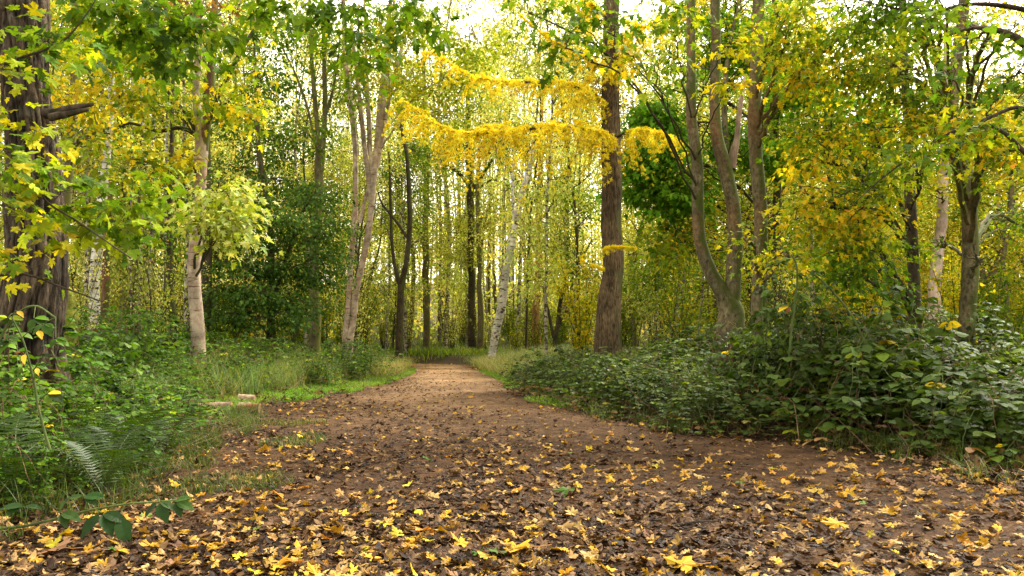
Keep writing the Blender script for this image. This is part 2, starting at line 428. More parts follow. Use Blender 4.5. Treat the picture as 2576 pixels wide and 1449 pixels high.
def build_path():
    yy = [-2.0]
    while yy[-1] < 41: yy.append(yy[-1] + (.03 if yy[-1] < 6 else .03 + .008 * (yy[-1] - 6)))
    yy = np.array(yy); n = 170
    t = np.linspace(0, 1, n)
    a = np.stack([yy * 1.3, 0 * yy, 0 * yy], -1)
    L_ = xl(yy) - .10 + .16 * fbm(a, 21); R_ = xr(yy) + .10 + .16 * fbm(a + 50, 22)
    X = L_[:, None] * (1 - t) + R_[:, None] * t; Y = np.broadcast_to(yy[:, None], X.shape)
    e = np.clip(np.minimum(t, 1 - t) * 14, 0, 1)[None]
    P = np.stack([X * 6, Y * 6, 0 * X], -1)
    Z = roll(X, Y) + .006 * e + .007 * fbm(P, 8, 3) * e + .004 * noise3(P * 5, 9) - .03 * (1 - e)
    c = np.sin(np.pi * t)[None] ** .7 * (.75 + .5 * noise3(np.stack([X * .8, Y * .5, 0 * X], -1), 12))
    col = np.repeat(np.clip(c, 0, 1).reshape(-1, 1), 3, 1)
    a = Acc(); w = n; h = len(yy)
    i = np.arange(h - 1)[:, None] * w + np.arange(w - 1)[None]
    a.add(np.stack([X, Y, Z], -1).reshape(-1, 3), None, np.stack([i, i + 1, i + w + 1, i + w], -1).reshape(-1, 4), col)
    tag(link('path', a.mesh('path', soil_mat('trodden earth', True), smooth=True)), 'wide trodden brown earth path running into the wood', kind='structure')
build_path()

# ------------------------------------------------------------------ trees
def stem_pts(px, d, step=.12):
    """px rows (u, v, width px[, extra depth]) -> world points + radius."""
    P = []
    for r in px:
        dd = d + (r[3] if len(r) > 3 else 0)
        p = at(r[0], r[1], dd)
        P.append((*p, r[2] / 2 / FPX * dd))
    return np.array(P)

def make_stem(acc, P4, seg=12, m=0, rough=.05, seed=1, ground=True, flare=1.25, ridge=None, step=.15):
    P4 = np.asarray(P4, float)
    if ground:
        b = P4[0].copy(); g = gz(b[0], b[1])
        if b[2] > g:
            s = P4[0] - P4[1]; s = s / max(-s[2], 1e-3)
            k = b[2] - g + .12
            nb = b.copy(); nb[:3] += s[:3] * np.array([.3, .3, 1]) * k; nb[2] = g - .12; nb[3] *= flare
            if k > .05: P4 = np.vstack([nb, P4])
            else: P4[0, 2] = g - .12
    Ln = np.linalg.norm(np.diff(P4[:, :3], axis=0), axis=1).sum()
    S = spline(P4, max(6, int(Ln / step)))
    S[:, 3] = np.maximum(S[:, 3], .003)
    S[:, :2] += (S[:, 3:4] * .25) * np.stack([noise3(np.stack([S[:, 2] * 1.4, 0 * S[:, 2], 0 * S[:, 2]], -1), seed), noise3(np.stack([S[:, 2] * 1.4, 0 * S[:, 2] + 9, 0 * S[:, 2]], -1), seed)], -1)
    def disp(V, th, P):
        q = V * np.array([1, 1, .5]) * (2.5 / max(S[:, 3].mean(), .02) * .12)
        r = rough * fbm(q * 3, seed, 2)
        if ridge:
            a = np.stack([np.cos(th)[None] * ridge[0] + 0 * V[..., 0], np.sin(th)[None] * ridge[0] + 0 * V[..., 0], V[..., 2] * ridge[1]], -1)
            a = a + .9 * noise3(a * .5, 77)[..., None]
            n = 1 - np.abs(noise3(a, 31)) * 2
            n2 = 1 - np.abs(noise3(a * 2.1, 32)) * 2
            r = r - ridge[2] * (np.clip(n, 0, 1) ** 2 + .5 * np.clip(n2, 0, 1) ** 2)
        return r
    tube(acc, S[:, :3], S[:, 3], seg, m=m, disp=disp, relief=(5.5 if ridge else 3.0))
    return S

def foliage(acc, blobs, trunk, rng, leaf, size, per, pal, limb_m=1, limb_r=.02, spread=.38, flat=.25, thr=-.25, limbs=5, twig=True, hang=0.0, droop=.35):
    """Leaf sprays on twigs on limbs. blobs: (centre, radii, sprays[, palette]); trunk: samples (n,4) limbs may leave from."""
    for bl in blobs:
        c, r, n = np.asarray(bl[0], float), np.asarray(bl[1], float), bl[2]
        pl = bl[3] if len(bl) > 3 and bl[3] else pal
        nodes = []
        if trunk is not None and len(trunk):
            dd = np.linalg.norm(trunk[:, :2] - c[:2], axis=1)
            cost = dd + 1.0 * np.abs(trunk[:, 2] - (c[2] - .35 * dd))
            k0 = int(np.argmin(cost)); root = trunk[k0, :3]; r0 = min(limb_r * (1 + .4 * dd[k0]), trunk[k0, 3] * .42)
        else:
            root = c - np.array([0, 0, r[2]]); r0 = limb_r
        mid = root * .45 + c * .55 + rng.normal(0, .12, 3) * r + np.array([0, 0, .12 * np.linalg.norm(c - root)])
        main = spline(np.array([root, mid, c]), 14); main[1:, :] += rng.normal(0, .015, (13, 3))
        tube(acc, main, np.linspace(r0, r0 * .5, 14), 6, m=limb_m)
        nodes.append(main[4:])
        for k in range(limbs):
            v = unit(rng.normal(0, 1, 3) * np.array([1, 1, .8])); e = c + v * r * rng.uniform(.7, 1.0)
            s = main[rng.integers(3, 14)]
            mm = s * .5 + e * .5 + rng.normal(0, .12, 3) * r + np.array([0, 0, .10 * np.linalg.norm(e - s)])
            q = spline(np.array([s, mm, e]), 12); q[1:-1] += rng.normal(0, .012, (10, 3))
            tube(acc, q, np.linspace(r0 * .5, r0 * .12, 12), 5, m=limb_m)
            nodes.append(q[2:])
        nodes = np.concatenate(nodes)
        # spray centres
        u = unit(rng.normal(0, 1, (n * 3, 3))) * (rng.random((n * 3, 1)) ** .45)
        pc = c + u * r
        nz = noise3(pc / (spread * 2.2), 44)
        pc = pc[nz > thr][:n]
        near = np.argmin(((pc[:, None] - nodes[None]) ** 2).sum(-1), axis=1)
        anchor = nodes[near]
        gap = np.linalg.norm(pc - anchor, axis=1)
        pc = np.where((gap > spread * 2.4)[:, None], anchor + (pc - anchor) * (spread * 2.4 / np.maximum(gap, 1e-6))[:, None], pc)
        if twig:
            for a_, b_ in zip(anchor, pc):
                L0 = np.linalg.norm(b_ - a_)
                if L0 < .05: continue
                mm = (a_ + b_) / 2 + np.array([0, 0, .12 * L0]) + rng.normal(0, .05 * L0, 3)
                tube(acc, spline(np.array([a_, mm, b_]), 5), np.linspace(.0045, .002, 5) * (limb_r / .02) ** .5, 3, m=limb_m)
        outd = unit((pc - anchor) * np.array([1, 1, .3]) + rng.normal(0, .05, pc.shape))
        m_ = len(pc)
        cl = rng.random(m_)
        cl = np.clip(.5 + .5 * noise3(pc / 1.1, 9) + .25 * (cl - .5), 0, 1)
        # leaves
        P = np.repeat(pc, per, 0); O = np.repeat(outd, per, 0); CLU = np.repeat(cl, per)
        N_ = len(P)
        ang = rng.uniform(-2.2, 2.2, N_); rad = spread * rng.random(N_) ** .6
        side = unit(np.cross(O, np.array([0, 0, 1.])))
        upv = np.cross(side, O)
        tilt = np.repeat(rng.normal(0, flat, (m_, 1)), per, 0)[:, 0]
        loc = O * (np.cos(ang) * rad)[:, None] + side * (np.sin(ang) * rad)[:, None] + upv * (rng.normal(0, spread * flat * .5, N_) + tilt * np.sin(ang) * rad)[:, None]
        loc[:, 2] -= droop * rad ** 2 / spread + hang * rng.random(N_) * spread
        pos = P + loc
        fwd = unit(loc + rng.normal(0, .35, loc.shape) * spread) + np.array([0, 0, -.35])
        up = np.array([0, 0, 1.]) + rng.normal(0, .34, (N_, 3))
        sz = size * rng.uniform(.45, 1.3, N_)
        place(acc, leaf, pos, fwd, up, sz, pick(pl, N_, rng, CLU), 0)

def blob(u, v, d, ru, rv, rd, n, pal=None):
    return (at(u, v, d), (ru / FPX * d, rd, rv / FPX * d), n, pal)

TREES = {}
def tree(key, name, label, cat, d, stems, bark, blobs=(), leaf=None, size=.07, per=18, pal='yg', seg=12, seed=1, rough=.05, ridge=None, step=.15,
         limb_r=.02, twigmat=None, group=None, extra=None, flat=.25, spread=.38, thr=-.25, limbs=5, flare=1.25, grounds=None, droop=.35, hang=0, per_stem_mat=None, flip=None):
    rng = np.random.default_rng(seed + 100)
    tr = Acc(); S = []
    for i, px in enumerate(stems):
        P = stem_pts(px, d)
        g = (i == 0) if grounds is None else grounds[i]
        mi = 0 if per_stem_mat is None else per_stem_mat[i]
        S.append(make_stem(tr, P, seg=seg, m=mi, rough=rough, seed=seed + i * 7, ground=g, flare=flare, ridge=ridge, step=step))
    base = S[0][0, :3].copy(); base[2] = gz(base[0], base[1])
    t = thing(name, label, cat, base, group)
    if extra: extra(tr, t, S)
    link('trunk', tr.mesh(name + ' trunk', bark if isinstance(bark, list) else M[bark], base, True), t)
    if blobs:
        cr = Acc()
        foliage(cr, blobs, np.concatenate(S), rng, leaf or ROUND_LOW, size, per, pal, 1, limb_r, spread, flat, thr, limbs, droop=droop, hang=hang)
        link('crown', cr.mesh(name + ' crown', [M['leaf'], M[twigmat] if twigmat else (bark[0] if isinstance(bark, list) else M[bark] if bark not in ('birch', 'paletrunk', 'scots', 'birchfar', 'pine') else M['twig'])], base), t)
    TREES[key] = t
    return t

# ================================================================== named trees
# --- the big rugged pine on the left
def stub(tr, t, S):
    a = Acc()
    P = stem_pts([(112, 286, 26), (140, 283, 23), (165, 275, 19), (200, 268, 15), (236, 262, 7)], 6.1)
    make_stem(a, P, seg=12, rough=.18, seed=5, ground=False, step=.03)
    P = stem_pts([(125, 296, 20), (160, 290, 18), (190, 282, 15), (222, 276, 9)], 6.06)
    make_stem(a, P, seg=10, rough=.2, seed=6, ground=False, step=.03)
    b = t.location
    tag(link('broken_branch', a.mesh('broken branch', M['dark'], b, True), t), 'short snapped-off dead branch stub')
tree('pine', 'pine_tree', 'massive rugged brown trunk at the left edge with a snapped branch stub', 'tree', 6.3,
     [[(70, 910, 172), (70, 800, 160), (68, 650, 148), (68, 560, 138), (71, 450, 128), (75, 300, 119), (76, 150, 118), (74, 0, 118), (73, -160, 114)]],
     'pine', seg=110, ridge=(6.5, 3.2, .15), step=.028, rough=.10, extra=stub, seed=2)

# --- larch
def larch_boughs(tr, t, S):
    rng = np.random.default_rng(5)
    base = np.array(t.location)
    def bough(name, path, d, n_br, ln, label=None, dens=1.0, side=0, dead=()):
        P = spline(np.array([(*at(u, v, d + dd), r) for u, v, dd, r in path]), 60)
        a = Acc()
        tube(a, P[:, :3], P[:, 3], 7, m=1)
        segs = []
        L = np.linalg.norm(P[-1, :3] - P[0, :3])
        def branchlet(p0, dirn, length, drop, depth):
            n = max(5, int(length / .035))
            s = np.linspace(0, 1, n)[:, None]
            q = p0 + dirn * length * s + np.array([0, 0, -1.]) * (drop * length * s ** 2.3) + rng.normal(0, .006, (n, 3)).cumsum(0) * .6
            tube(a, q, np.linspace(.0045, .0015, n), 3, m=1)
            segs.append(q)
            if depth and length > .22:
                for k in range(int(length / .12)):
                    i = rng.integers(1, n)
                    dd = unit(dirn + rng.normal(0, .7, 3) * np.array([1, 1, .4]))
                    branchlet(q[i], dd, length * rng.uniform(.25, .5), drop * 1.1, 0)
        ax = unit(P[-1, :3] - P[0, :3])
        for k in range(n_br):
            f = rng.uniform(.10, 1.0)
            i = min(int(f * 59), 59)
            u_ = unit(ax * rng.uniform(.0, .9) + rng.normal(0, .6, 3) * np.array([.8, 1.3, .35]) + (0, 0, .1))
            branchlet(P[i, :3], u_, ln * rng.uniform(.35, 1.0) * (1.05 - .35 * f), rng.uniform(.5, 1.6), 1)
        for k in range(3): segs.append(P[int(10 + 0 * k):, :3])
        Q = np.concatenate(segs)
        # needle tufts
        T = Q[(rng.random(len(Q)) < .95 * dens) & (noise3(Q * 4.0, 3) > -.45)]
        T = np.repeat(T, 3, 0) + rng.normal(0, .010, (len(T) * 3, 3))
        per = 8
        pos = np.repeat(T, per, 0)
        d_ = unit(rng.normal(0, 1, (len(pos), 3)))
        up = unit(rng.normal(0, 1, (len(pos), 3)))
        tpl = (np.array([(-.07, 0, 0), (.07, 0, 0), (.09, .6, 0), (0, 1, 0), (-.09, .6, 0)]), np.array([(0, 1, 2), (0, 2, 3), (0, 3, 4)]))
        pal = np.array([(1.0, .86, .03), (1.0, .74, .02), (1.0, .90, .06), (.66, .76, .06)])
        ci = np.clip((rng.random(len(T)) * 3.3).astype(int), 0, 3)
        col = np.repeat(pal[ci] * rng.uniform(.7, 1.12, (len(T), 1)), per, 0)
        place(a, tpl, pos, d_, up, rng.uniform(.026, .044, len(pos)), col, 0)
        if dead:
            for (u, v, ru, rv, n) in dead:
                c = at(u, v, d); r = np.array([ru, rv, rv]) / FPX * d
                for k in range(n):
                    p = c + rng.normal(0, .5, 3) * r
                    q = p + rng.normal(0, .07, (4, 3)).cumsum(0)
                    tube(a, q, np.linspace(.006, .002, 4), 3, m=2)
                pos = c + rng.normal(0, .5, (n * 4, 3)) * r
                place(a, ROUND_LOW, pos, rng.normal(0, 1, pos.shape), rng.normal(0, 1, pos.shape), rng.uniform(.015, .03, len(pos)), np.tile((.05, .03, .015), (len(pos), 1)), 2)
        o = link('bough', a.mesh('larch bough ' + name, [M['needle'], M['twig'], M['cane']], base), t)
        if label: o['label'] = label
    bough('low', [(1530, 345, 0, .035), (1460, 322, -.5, .03), (1380, 318, -.9, .026), (1300, 330, -1.2, .022), (1220, 335, -1.5, .018), (1150, 332, -1.8, .013), (1090, 308, -2.0, .009), (1012, 252, -2.1, .004)], 13.6, 130, .62, 'long lower bough of drooping yellow needles reaching left', dead=((1245, 345, 48, 22, 90),))
    bough('low right', [(1545, 350, 0, .025), (1580, 332, -.5, .02), (1625, 328, -.9, .013), (1668, 338, -1.1, .008), (1700, 368, -1.2, .004)], 13.3, 48, .46, 'short lower yellow bough reaching right across the trunk')
    bough('front', [(1530, 335, -.1, .02), (1500, 330, -.9, .018), (1440, 320, -1.4, .014), (1390, 322, -1.7, .012), (1350, 350, -1.9, .008), (1320, 395, -2.0, .004)], 13.4, 60, .5)
    bough('high', [(1535, 262, 0, .035), (1490, 240, -.4, .03), (1430, 212, -.8, .025), (1370, 206, -1.1, .020), (1290, 206, -1.4, .016), (1220, 200, -1.6, .012), (1160, 178, -1.8, .008), (1090, 130, -1.9, .004)], 13.6, 92, .48, 'upper bough of yellow needles reaching left', dead=((1490, 215, 75, 35, 150), (1540, 262, 45, 25, 70)))
    bough('steep', [(1535, 268, 0, .03), (1510, 250, -.5, .02), (1480, 225, -.8, .015), (1440, 260, -1.1, .010), (1400, 290, -1.3, .004)], 13.6, 34, .42, dens=.9)
    bough('mid', [(1530, 180, 0, .03), (1480, 150, -.5, .02), (1420, 120, -.9, .015), (1370, 90, -1.2, .010), (1310, 40, -1.4, .004)], 13.6, 44, .45, 'thin upper yellow bough rising to the left', .8)
    bough('top', [(1540, 130, 0, .03), (1580, 90, -.5, .02), (1640, 60, -.9, .015), (1720, 20, -1.2, .008), (1790, -20, -1.3, .004)], 13.6, 55, .42, 'sparse upper yellow bough rising to the right', .6)
    bough('crest', [(1538, 60, 0, .03), (1500, 20, -.5, .02), (1440, -20, -.9, .012), (1380, -60, -1.2, .006)], 13.6, 55, .5, None, .9)
    bough('crest right', [(1540, 190, 0, .02), (1560, 150, -.5, .015), (1585, 110, -.8, .01), (1600, 60, -1.0, .006)], 13.5, 44, .4, None, .9)
    bough('cross', [(1535, 215, -.1, .02), (1550, 180, -.5, .015), (1570, 150, -.7, .010), (1580, 130, -.8, .005)], 13.5, 24, .35, None, .8)
    bough('twig', [(1535, 640, -.1, .008), (1520, 628, -.4, .006), (1545, 622, -.5, .005), (1600, 625, -.5, .003)], 13.5, 7, .16, 'small tuft of yellow needles low on the trunk', .9)
    bough('twig low', [(1528, 680, -.1, .008), (1500, 672, -.3, .005), (1460, 655, -.5, .003)], 13.5, 6, .13, None, .6)
tree('larch', 'larch_tree', 'tall straight larch with spreading yellow boughs right of the path', 'tree', 13.6,
     [[(1530, 850, 70), (1534, 760, 60), (1537, 690, 55), (1538, 600, 53), (1538, 480, 52), (1538, 330, 50), (1538, 200, 46), (1540, 80, 43), (1541, 0, 41), (1542, -120, 38)]],
     'larch', seg=64, ridge=(7, 3, .07), step=.05, rough=.05, extra=larch_boughs, seed=3)

# --- twin maple right of the larch, with its dead side branch
tree('twin', 'maple_tree', 'twin-stemmed mossy maple forking near the ground right of the larch', 'tree', 9.6,
     [[(1838, 830, 70), (1836, 780, 62), (1815, 735, 40), (1792, 695, 35), (1772, 640, 33), (1761, 580, 31), (1758, 500, 30), (1757, 430, 30), (1750, 370, 29), (1741, 310, 27), (1738, 230, 25), (1737, 120, 23), (1739, 0, 21), (1740, -140, 18)],
      [(1840, 800, 52), (1846, 730, 40), (1850, 650, 39), (1852, 590, 37), (1846, 520, 35), (1835, 470, 34), (1823, 420, 36), (1808, 365, 31), (1799, 300, 28), (1797, 200, 26), (1800, 90, 25), (1801, 0, 24), (1802, -140, 20)],
      [(1836, 425, 26), (1845, 380, 20), (1853, 350, 15), (1856, 310, 13), (1862, 265, 12), (1868, 225, 10), (1874, 190, 5)]],
     [M['maple'], M['deadwood']], per_stem_mat=[0, 0, 1], grounds=[True, True, False], seg=24, seed=12, rough=.06, flare=1.15, step=.06,
     blobs=[blob(1500, 55, 7.5, 85, 40, .35, 14, 'green'), blob(1425, 120, 7.2, 60, 50, .3, 8, 'green'), blob(1590, 150, 7.5, 90, 60, .4, 9, 'yg'),
            blob(1330, 30, 7.2, 90, 30, .3, 5, 'green'), blob(1690, 60, 8, 80, 50, .5, 18, 'yg'), blob(1850, 100, 8.2, 60, 40, .4, 13, 'gold'), blob(1850, 215, 8.2, 45, 28, .3, 7, 'gold'),
            blob(1700, 180, 11, 60, 50, .5, 16, 'green')],
     leaf=MAPLE_LOW, size=.075, per=12, spread=.24, limb_r=.007, thr=-.5, limbs=3, twigmat='twigmoss')

tree('rust', 'maple_tree', 'single rust-stained maple trunk just right of the twin-stemmed one', 'tree', 9.0,
     [[(1912, 800, 42), (1914, 720, 36), (1915, 640, 35), (1916, 560, 34), (1912, 490, 34), (1904, 420, 34), (1899, 350, 33), (1898, 280, 33), (1900, 200, 32), (1904, 120, 30), (1906, 0, 30), (1906, -140, 26)]],
     'maple', seg=24, seed=23, rough=.06, step=.06,
     blobs=[blob(2010, 30, 7.6, 90, 45, .5, 28, 'yg'), blob(1985, 110, 7.6, 60, 40, .4, 20, 'yg'), blob(1990, 205, 7.8, 50, 35, .4, 12, 'yg'),
            blob(2120, 100, 7.6, 110, 55, .6, 38, 'mid'), blob(1985, 640, 8.0, 50, 35, .3, 12, 'gold'), blob(1880, 600, 8.2, 35, 30, .3, 5, 'yg'), blob(2080, 200, 8, 90, 40, .5, 26, 'yg')],
     leaf=MAPLE_LOW, size=.055, per=19, spread=.28, limb_r=.018, thr=-.4)

tree('slim', 'maple_tree', 'slim dark maple trunk in yellow leaves, second from the right edge', 'tree', 9.8,
     [[(2303, 860, 34), (2302, 790, 30), (2300, 700, 29), (2295, 600, 29), (2291, 500, 27), (2285, 400, 25), (2282, 300, 22), (2276, 200, 20), (2270, 0, 17), (2268, -120, 14)]],
     'dark', seg=18, seed=31, rough=.05, step=.08,
     blobs=[blob(2150, 440, 8.2, 150, 70, .8, 60, 'mid'), blob(2090, 540, 8.0, 140, 60, .7, 56, 'yg'), blob(2150, 590, 8.4, 90, 55, .6, 32, 'yg'), blob(2110, 640, 8.6, 140, 50, .6, 40, 'mid'),
            blob(2050, 400, 8.0, 60, 45, .5, 18, 'gold'), blob(2330, 380, 8.6, 90, 50, .6, 20, 'yg'), blob(2200, 330, 8, 140, 60, .7, 46, 'yg'), blob(2060, 330, 7.8, 100, 50, .5, 30, 'mid'),
            blob(2170, 700, 8.8, 120, 40, .5, 22, 'green'), blob(2030, 500, 7.8, 50, 50, .4, 14, 'yg')],
     leaf=MAPLE_LOW, size=.055, per=19, spread=.30, limb_r=.016, thr=-.35)

tree('elbow', 'maple_tree', 'mossy maple with an elbow bend in its trunk near the right edge', 'tree', 9.2,
     [[(2436, 840, 40), (2437, 760, 38), (2441, 680, 39), (2442, 600, 38), (2440, 540, 38), (2438, 480, 40), (2430, 435, 44), (2412, 400, 34), (2398, 350, 32), (2396, 270, 30), (2403, 200, 30), (2413, 120, 29), (2425, 30, 27), (2432, -130, 24)],
      [(2436, 460, 34), (2452, 445, 28), (2462, 436, 22)]],
     'maple', grounds=[True, False], seg=24, seed=43, rough=.07, step=.06,
     blobs=[blob(2330, 60, 7.4, 150, 60, .7, 56, 'yg'), blob(2490, 70, 7.0, 110, 60, .6, 34, 'mid'), blob(2250, 170, 7.4, 130, 60, .7, 50, 'mid'), blob(2360, 220, 7.4, 120, 60, .6, 40, 'mid'),
            blob(2500, 230, 7.2, 90, 60, .6, 22, 'yg'), blob(2400, 340, 7.6, 110, 60, .6, 36, 'yg'), blob(2520, 380, 7.4, 90, 70, .6, 26, 'yg'), blob(2240, 30, 7, 120, 40, .6, 36, 'green'),
            blob(2560, 560, 10.6, 70, 80, .6, 18, 'yg'), blob(2350, 620, 9.8, 60, 40, .4, 8, 'mid'), blob(2460, 640, 8.6, 30, 40, .3, 3, 'green')],
     leaf=MAPLE_LOW, size=.055, per=17, spread=.30, limb_r=.020, thr=-.1)

# the tree beyond the right edge whose limbs cross the top right corner
tree('corner', 'maple_tree', 'dark-limbed maple beyond the right edge, limbs crossing the upper right corner', 'tree', 6.6,
     [[(2720, 900, 90), (2715, 700, 80), (2700, 450, 70), (2690, 280, 62), (2680, 120, 55), (2670, -100, 45)],
      [(2695, 330, 24), (2620, 300, 16), (2560, 270, 11), (2480, 300, 9), (2400, 330, 7), (2330, 370, 6), (2230, 440, 4), (2140, 520, 2)],
      [(2690, 250, 34), (2620, 160, 26), (2560, 100, 20), (2500, 75, 14), (2440, 72, 9), (2380, 90, 6)],
      [(2690, 60, 20), (2560, 20, 13), (2440, 10, 10), (2340, 30, 7), (2250, 20, 5), (2160, 0, 3)],
      [(2695, 420, 22), (2600, 400, 14), (2520, 330, 10), (2450, 320, 7), (2380, 440, 4)]],
     'dark', grounds=[True, False, False, False, False], seg=14, seed=57, step=.07, rough=.08,
     blobs=[blob(2560, 190, 6.0, 60, 50, .4, 12, 'green'), blob(2420, 150, 5.6, 80, 50, .4, 14, 'green'), blob(2430, 320, 6.2, 90, 40, .3, 12, 'yg'), blob(2300, 380, 6.2, 80, 40, .3, 10, 'yg'), blob(2330, 40, 6.2, 90, 30, .3, 12, 'mid')] + [(np.array(c), np.array(r), n, 'mid') for c, r, n in (((2.6, 2.6, 4.7), (1.6, 1.5, .6), 60), ((4.6, 4.2, 5.4), (1.6, 1.5, .6), 50))],  # last two blobs: unseen overhead leaves added to shade the right foreground
     leaf=MAPLE_LOW, size=.07, per=10, spread=.24, limb_r=.012, thr=-.5)

tree('syc', 'sycamore_tree', 'dark green broad-leaved sycamore behind the mossy maples', 'tree', 16.5,
     [[(1957, 800, 22), (1956, 650, 20), (1955, 500, 19), (1950, 350, 18), (1948, 200, 16), (1948, 0, 14), (1948, -100, 10)]],
     'dark', seg=12, seed=61,
     blobs=[blob(1680, 300, 15.4, 80, 60, .9, 120), blob(1650, 400, 15.2, 75, 60, .8, 110), blob(1700, 490, 15.6, 90, 60, .8, 110), blob(1690, 230, 15.6, 45, 50, .7, 30), blob(1850, 130, 15.3, 90, 60, .8, 75), blob(1830, 350, 15.6, 70, 80, .8, 57),
            blob(1990, 250, 15.0, 110, 60, .9, 75), blob(2010, 370, 15.2, 110, 50, .9, 62), blob(1600, 480, 15.6, 60, 60, .6, 27), blob(1830, 20, 15.3, 90, 50, .8, 37), blob(2130, 300, 15.0, 90, 60, .9, 42), blob(1690, 610, 16.2, 110, 60, .8, 37, 'mid')],
     leaf=MAPLE_LOW, size=.115, per=16, pal='emerald', spread=.38, limb_r=.02, thr=-.25)

# --- pale leaning pair
fanst = []
for (u0, v0, u1, v1, u2, v2, w) in [(935, 520, 905, 250, 880, 20, 12), (946, 420, 990, 200, 1050, -30, 10), (950, 380, 975, 180, 995, -30, 11), (938, 480, 925, 240, 915, -30, 9), (905, 560, 925, 480, 930, 470, 9)]:
    fanst.append([(u0, v0, w + 3), ((u0 * 2 + u1) / 3, (v0 * 2 + v1) / 3, w + 1), (u1, v1, w), (u2, v2, w * .55)])
tree('pair', 'maple_tree', 'pair of smooth pinkish trunks leaning together left of the path, fanning into thin stems', 'tree', 20,
     [[(879, 862, 18), (885, 815, 17), (896, 740, 17), (907, 680, 16), (921, 610, 16), (935, 520, 15), (944, 430, 15), (950, 350, 14), (958, 260, 15), (968, 170, 13), (978, 60, 11), (986, -60, 9)],
      [(868, 850, 17), (874, 780, 15), (880, 700, 14), (887, 600, 13), (893, 500, 14), (892, 380, 13), (884, 270, 15), (872, 170, 13), (866, 60, 12), (860, -60, 10)]] + fanst,
     'beech', grounds=[True, True] + [False] * 5, seg=16, seed=71, rough=.05, step=.1,
     blobs=[blob(1060, 60, 18.2, 110, 60, .9, 90, 'lime'), blob(1130, 190, 18.4, 90, 60, .9, 90, 'lime'), blob(1010, 180, 18.6, 90, 60, .8, 75, 'lime'), blob(900, 90, 18.5, 90, 80, .8, 60, 'mid'), blob(1080, 290, 19.0, 90, 50, .8, 60, 'lime'),
            blob(985, 50, 17.4, 90, 50, .6, 42, 'yg'), blob(1190, 90, 18.4, 80, 60, .8, 51, 'lime'), blob(890, 230, 18.5, 60, 60, .6, 27, 'mid')],
     leaf=ROUND_LOW, size=.085, per=16, spread=.42, limb_r=.016, thr=-.35)

# --- forked pinkish cherry at centre left with broken crown
tree('cherry', 'cherry_tree', 'pinkish ringed trunk at centre left that splits into two rusty stems', 'tree', 12.5,
     [[(500, 870, 36), (496, 800, 33), (490, 745, 32), (490, 690, 32), (494, 630, 32), (500, 560, 31), (505, 480, 31), (507, 400, 33), (508, 360, 34), (498, 300, 20), (494, 240, 18), (497, 170, 18), (502, 90, 16), (500, 0, 15), (498, -90, 12)],
      [(510, 380, 26), (520, 310, 22), (526, 240, 21), (530, 170, 20), (536, 100, 18), (541, 30, 16), (545, -80, 12)],
      [(515, 330, 14), (545, 250, 12), (575, 190, 12), (610, 120, 10), (650, 55, 8), (660, 10, 4)],
      [(500, 345, 14), (470, 325, 11), (440, 322, 10), (400, 330, 9), (360, 318, 8), (320, 310, 7), (290, 335, 6), (262, 335, 3)],
      [(500, 350, 11), (470, 290, 10), (430, 240, 9), (395, 190, 8), (360, 120, 7), (330, 40, 5), (310, -30, 3)],
      [(503, 160, 13), (470, 110, 10), (430, 50, 8), (390, -30, 5)]],
     [M['beech'], M['ivy'], M['dark']], per_stem_mat=[0, 1, 2, 2, 2, 2], grounds=[True] + [False] * 5, seg=16, seed=81, rough=.05, step=.09,
     blobs=[blob(330, 120, 11.5, 130, 70, .8, 44), blob(420, 60, 11.4, 120, 60, .8, 44), blob(400, 260, 11.6, 110, 60, .8, 36), blob(340, 400, 11.6, 100, 50, .7, 20), blob(600, 250, 12, 70, 60, .7, 28, 'yg'),
            blob(560, 480, 11.2, 75, 60, .6, 44, 'pale'), blob(590, 570, 11.2, 70, 45, .5, 28, 'pale'), blob(520, 560, 11.0, 60, 50, .5, 22, 'pale'), blob(640, 120, 12, 60, 60, .6, 16), blob(480, 30, 11.4, 110, 40, .6, 28, 'brown'),
            blob(250, 230, 11.6, 90, 60, .6, 22, 'gold'), blob(440, 390, 11.8, 70, 40, .5, 14, 'gold')],
     leaf=MAPLE_LOW, size=.095, per=12, spread=.36, limb_r=.014, thr=-.4, twigmat='twigmoss')

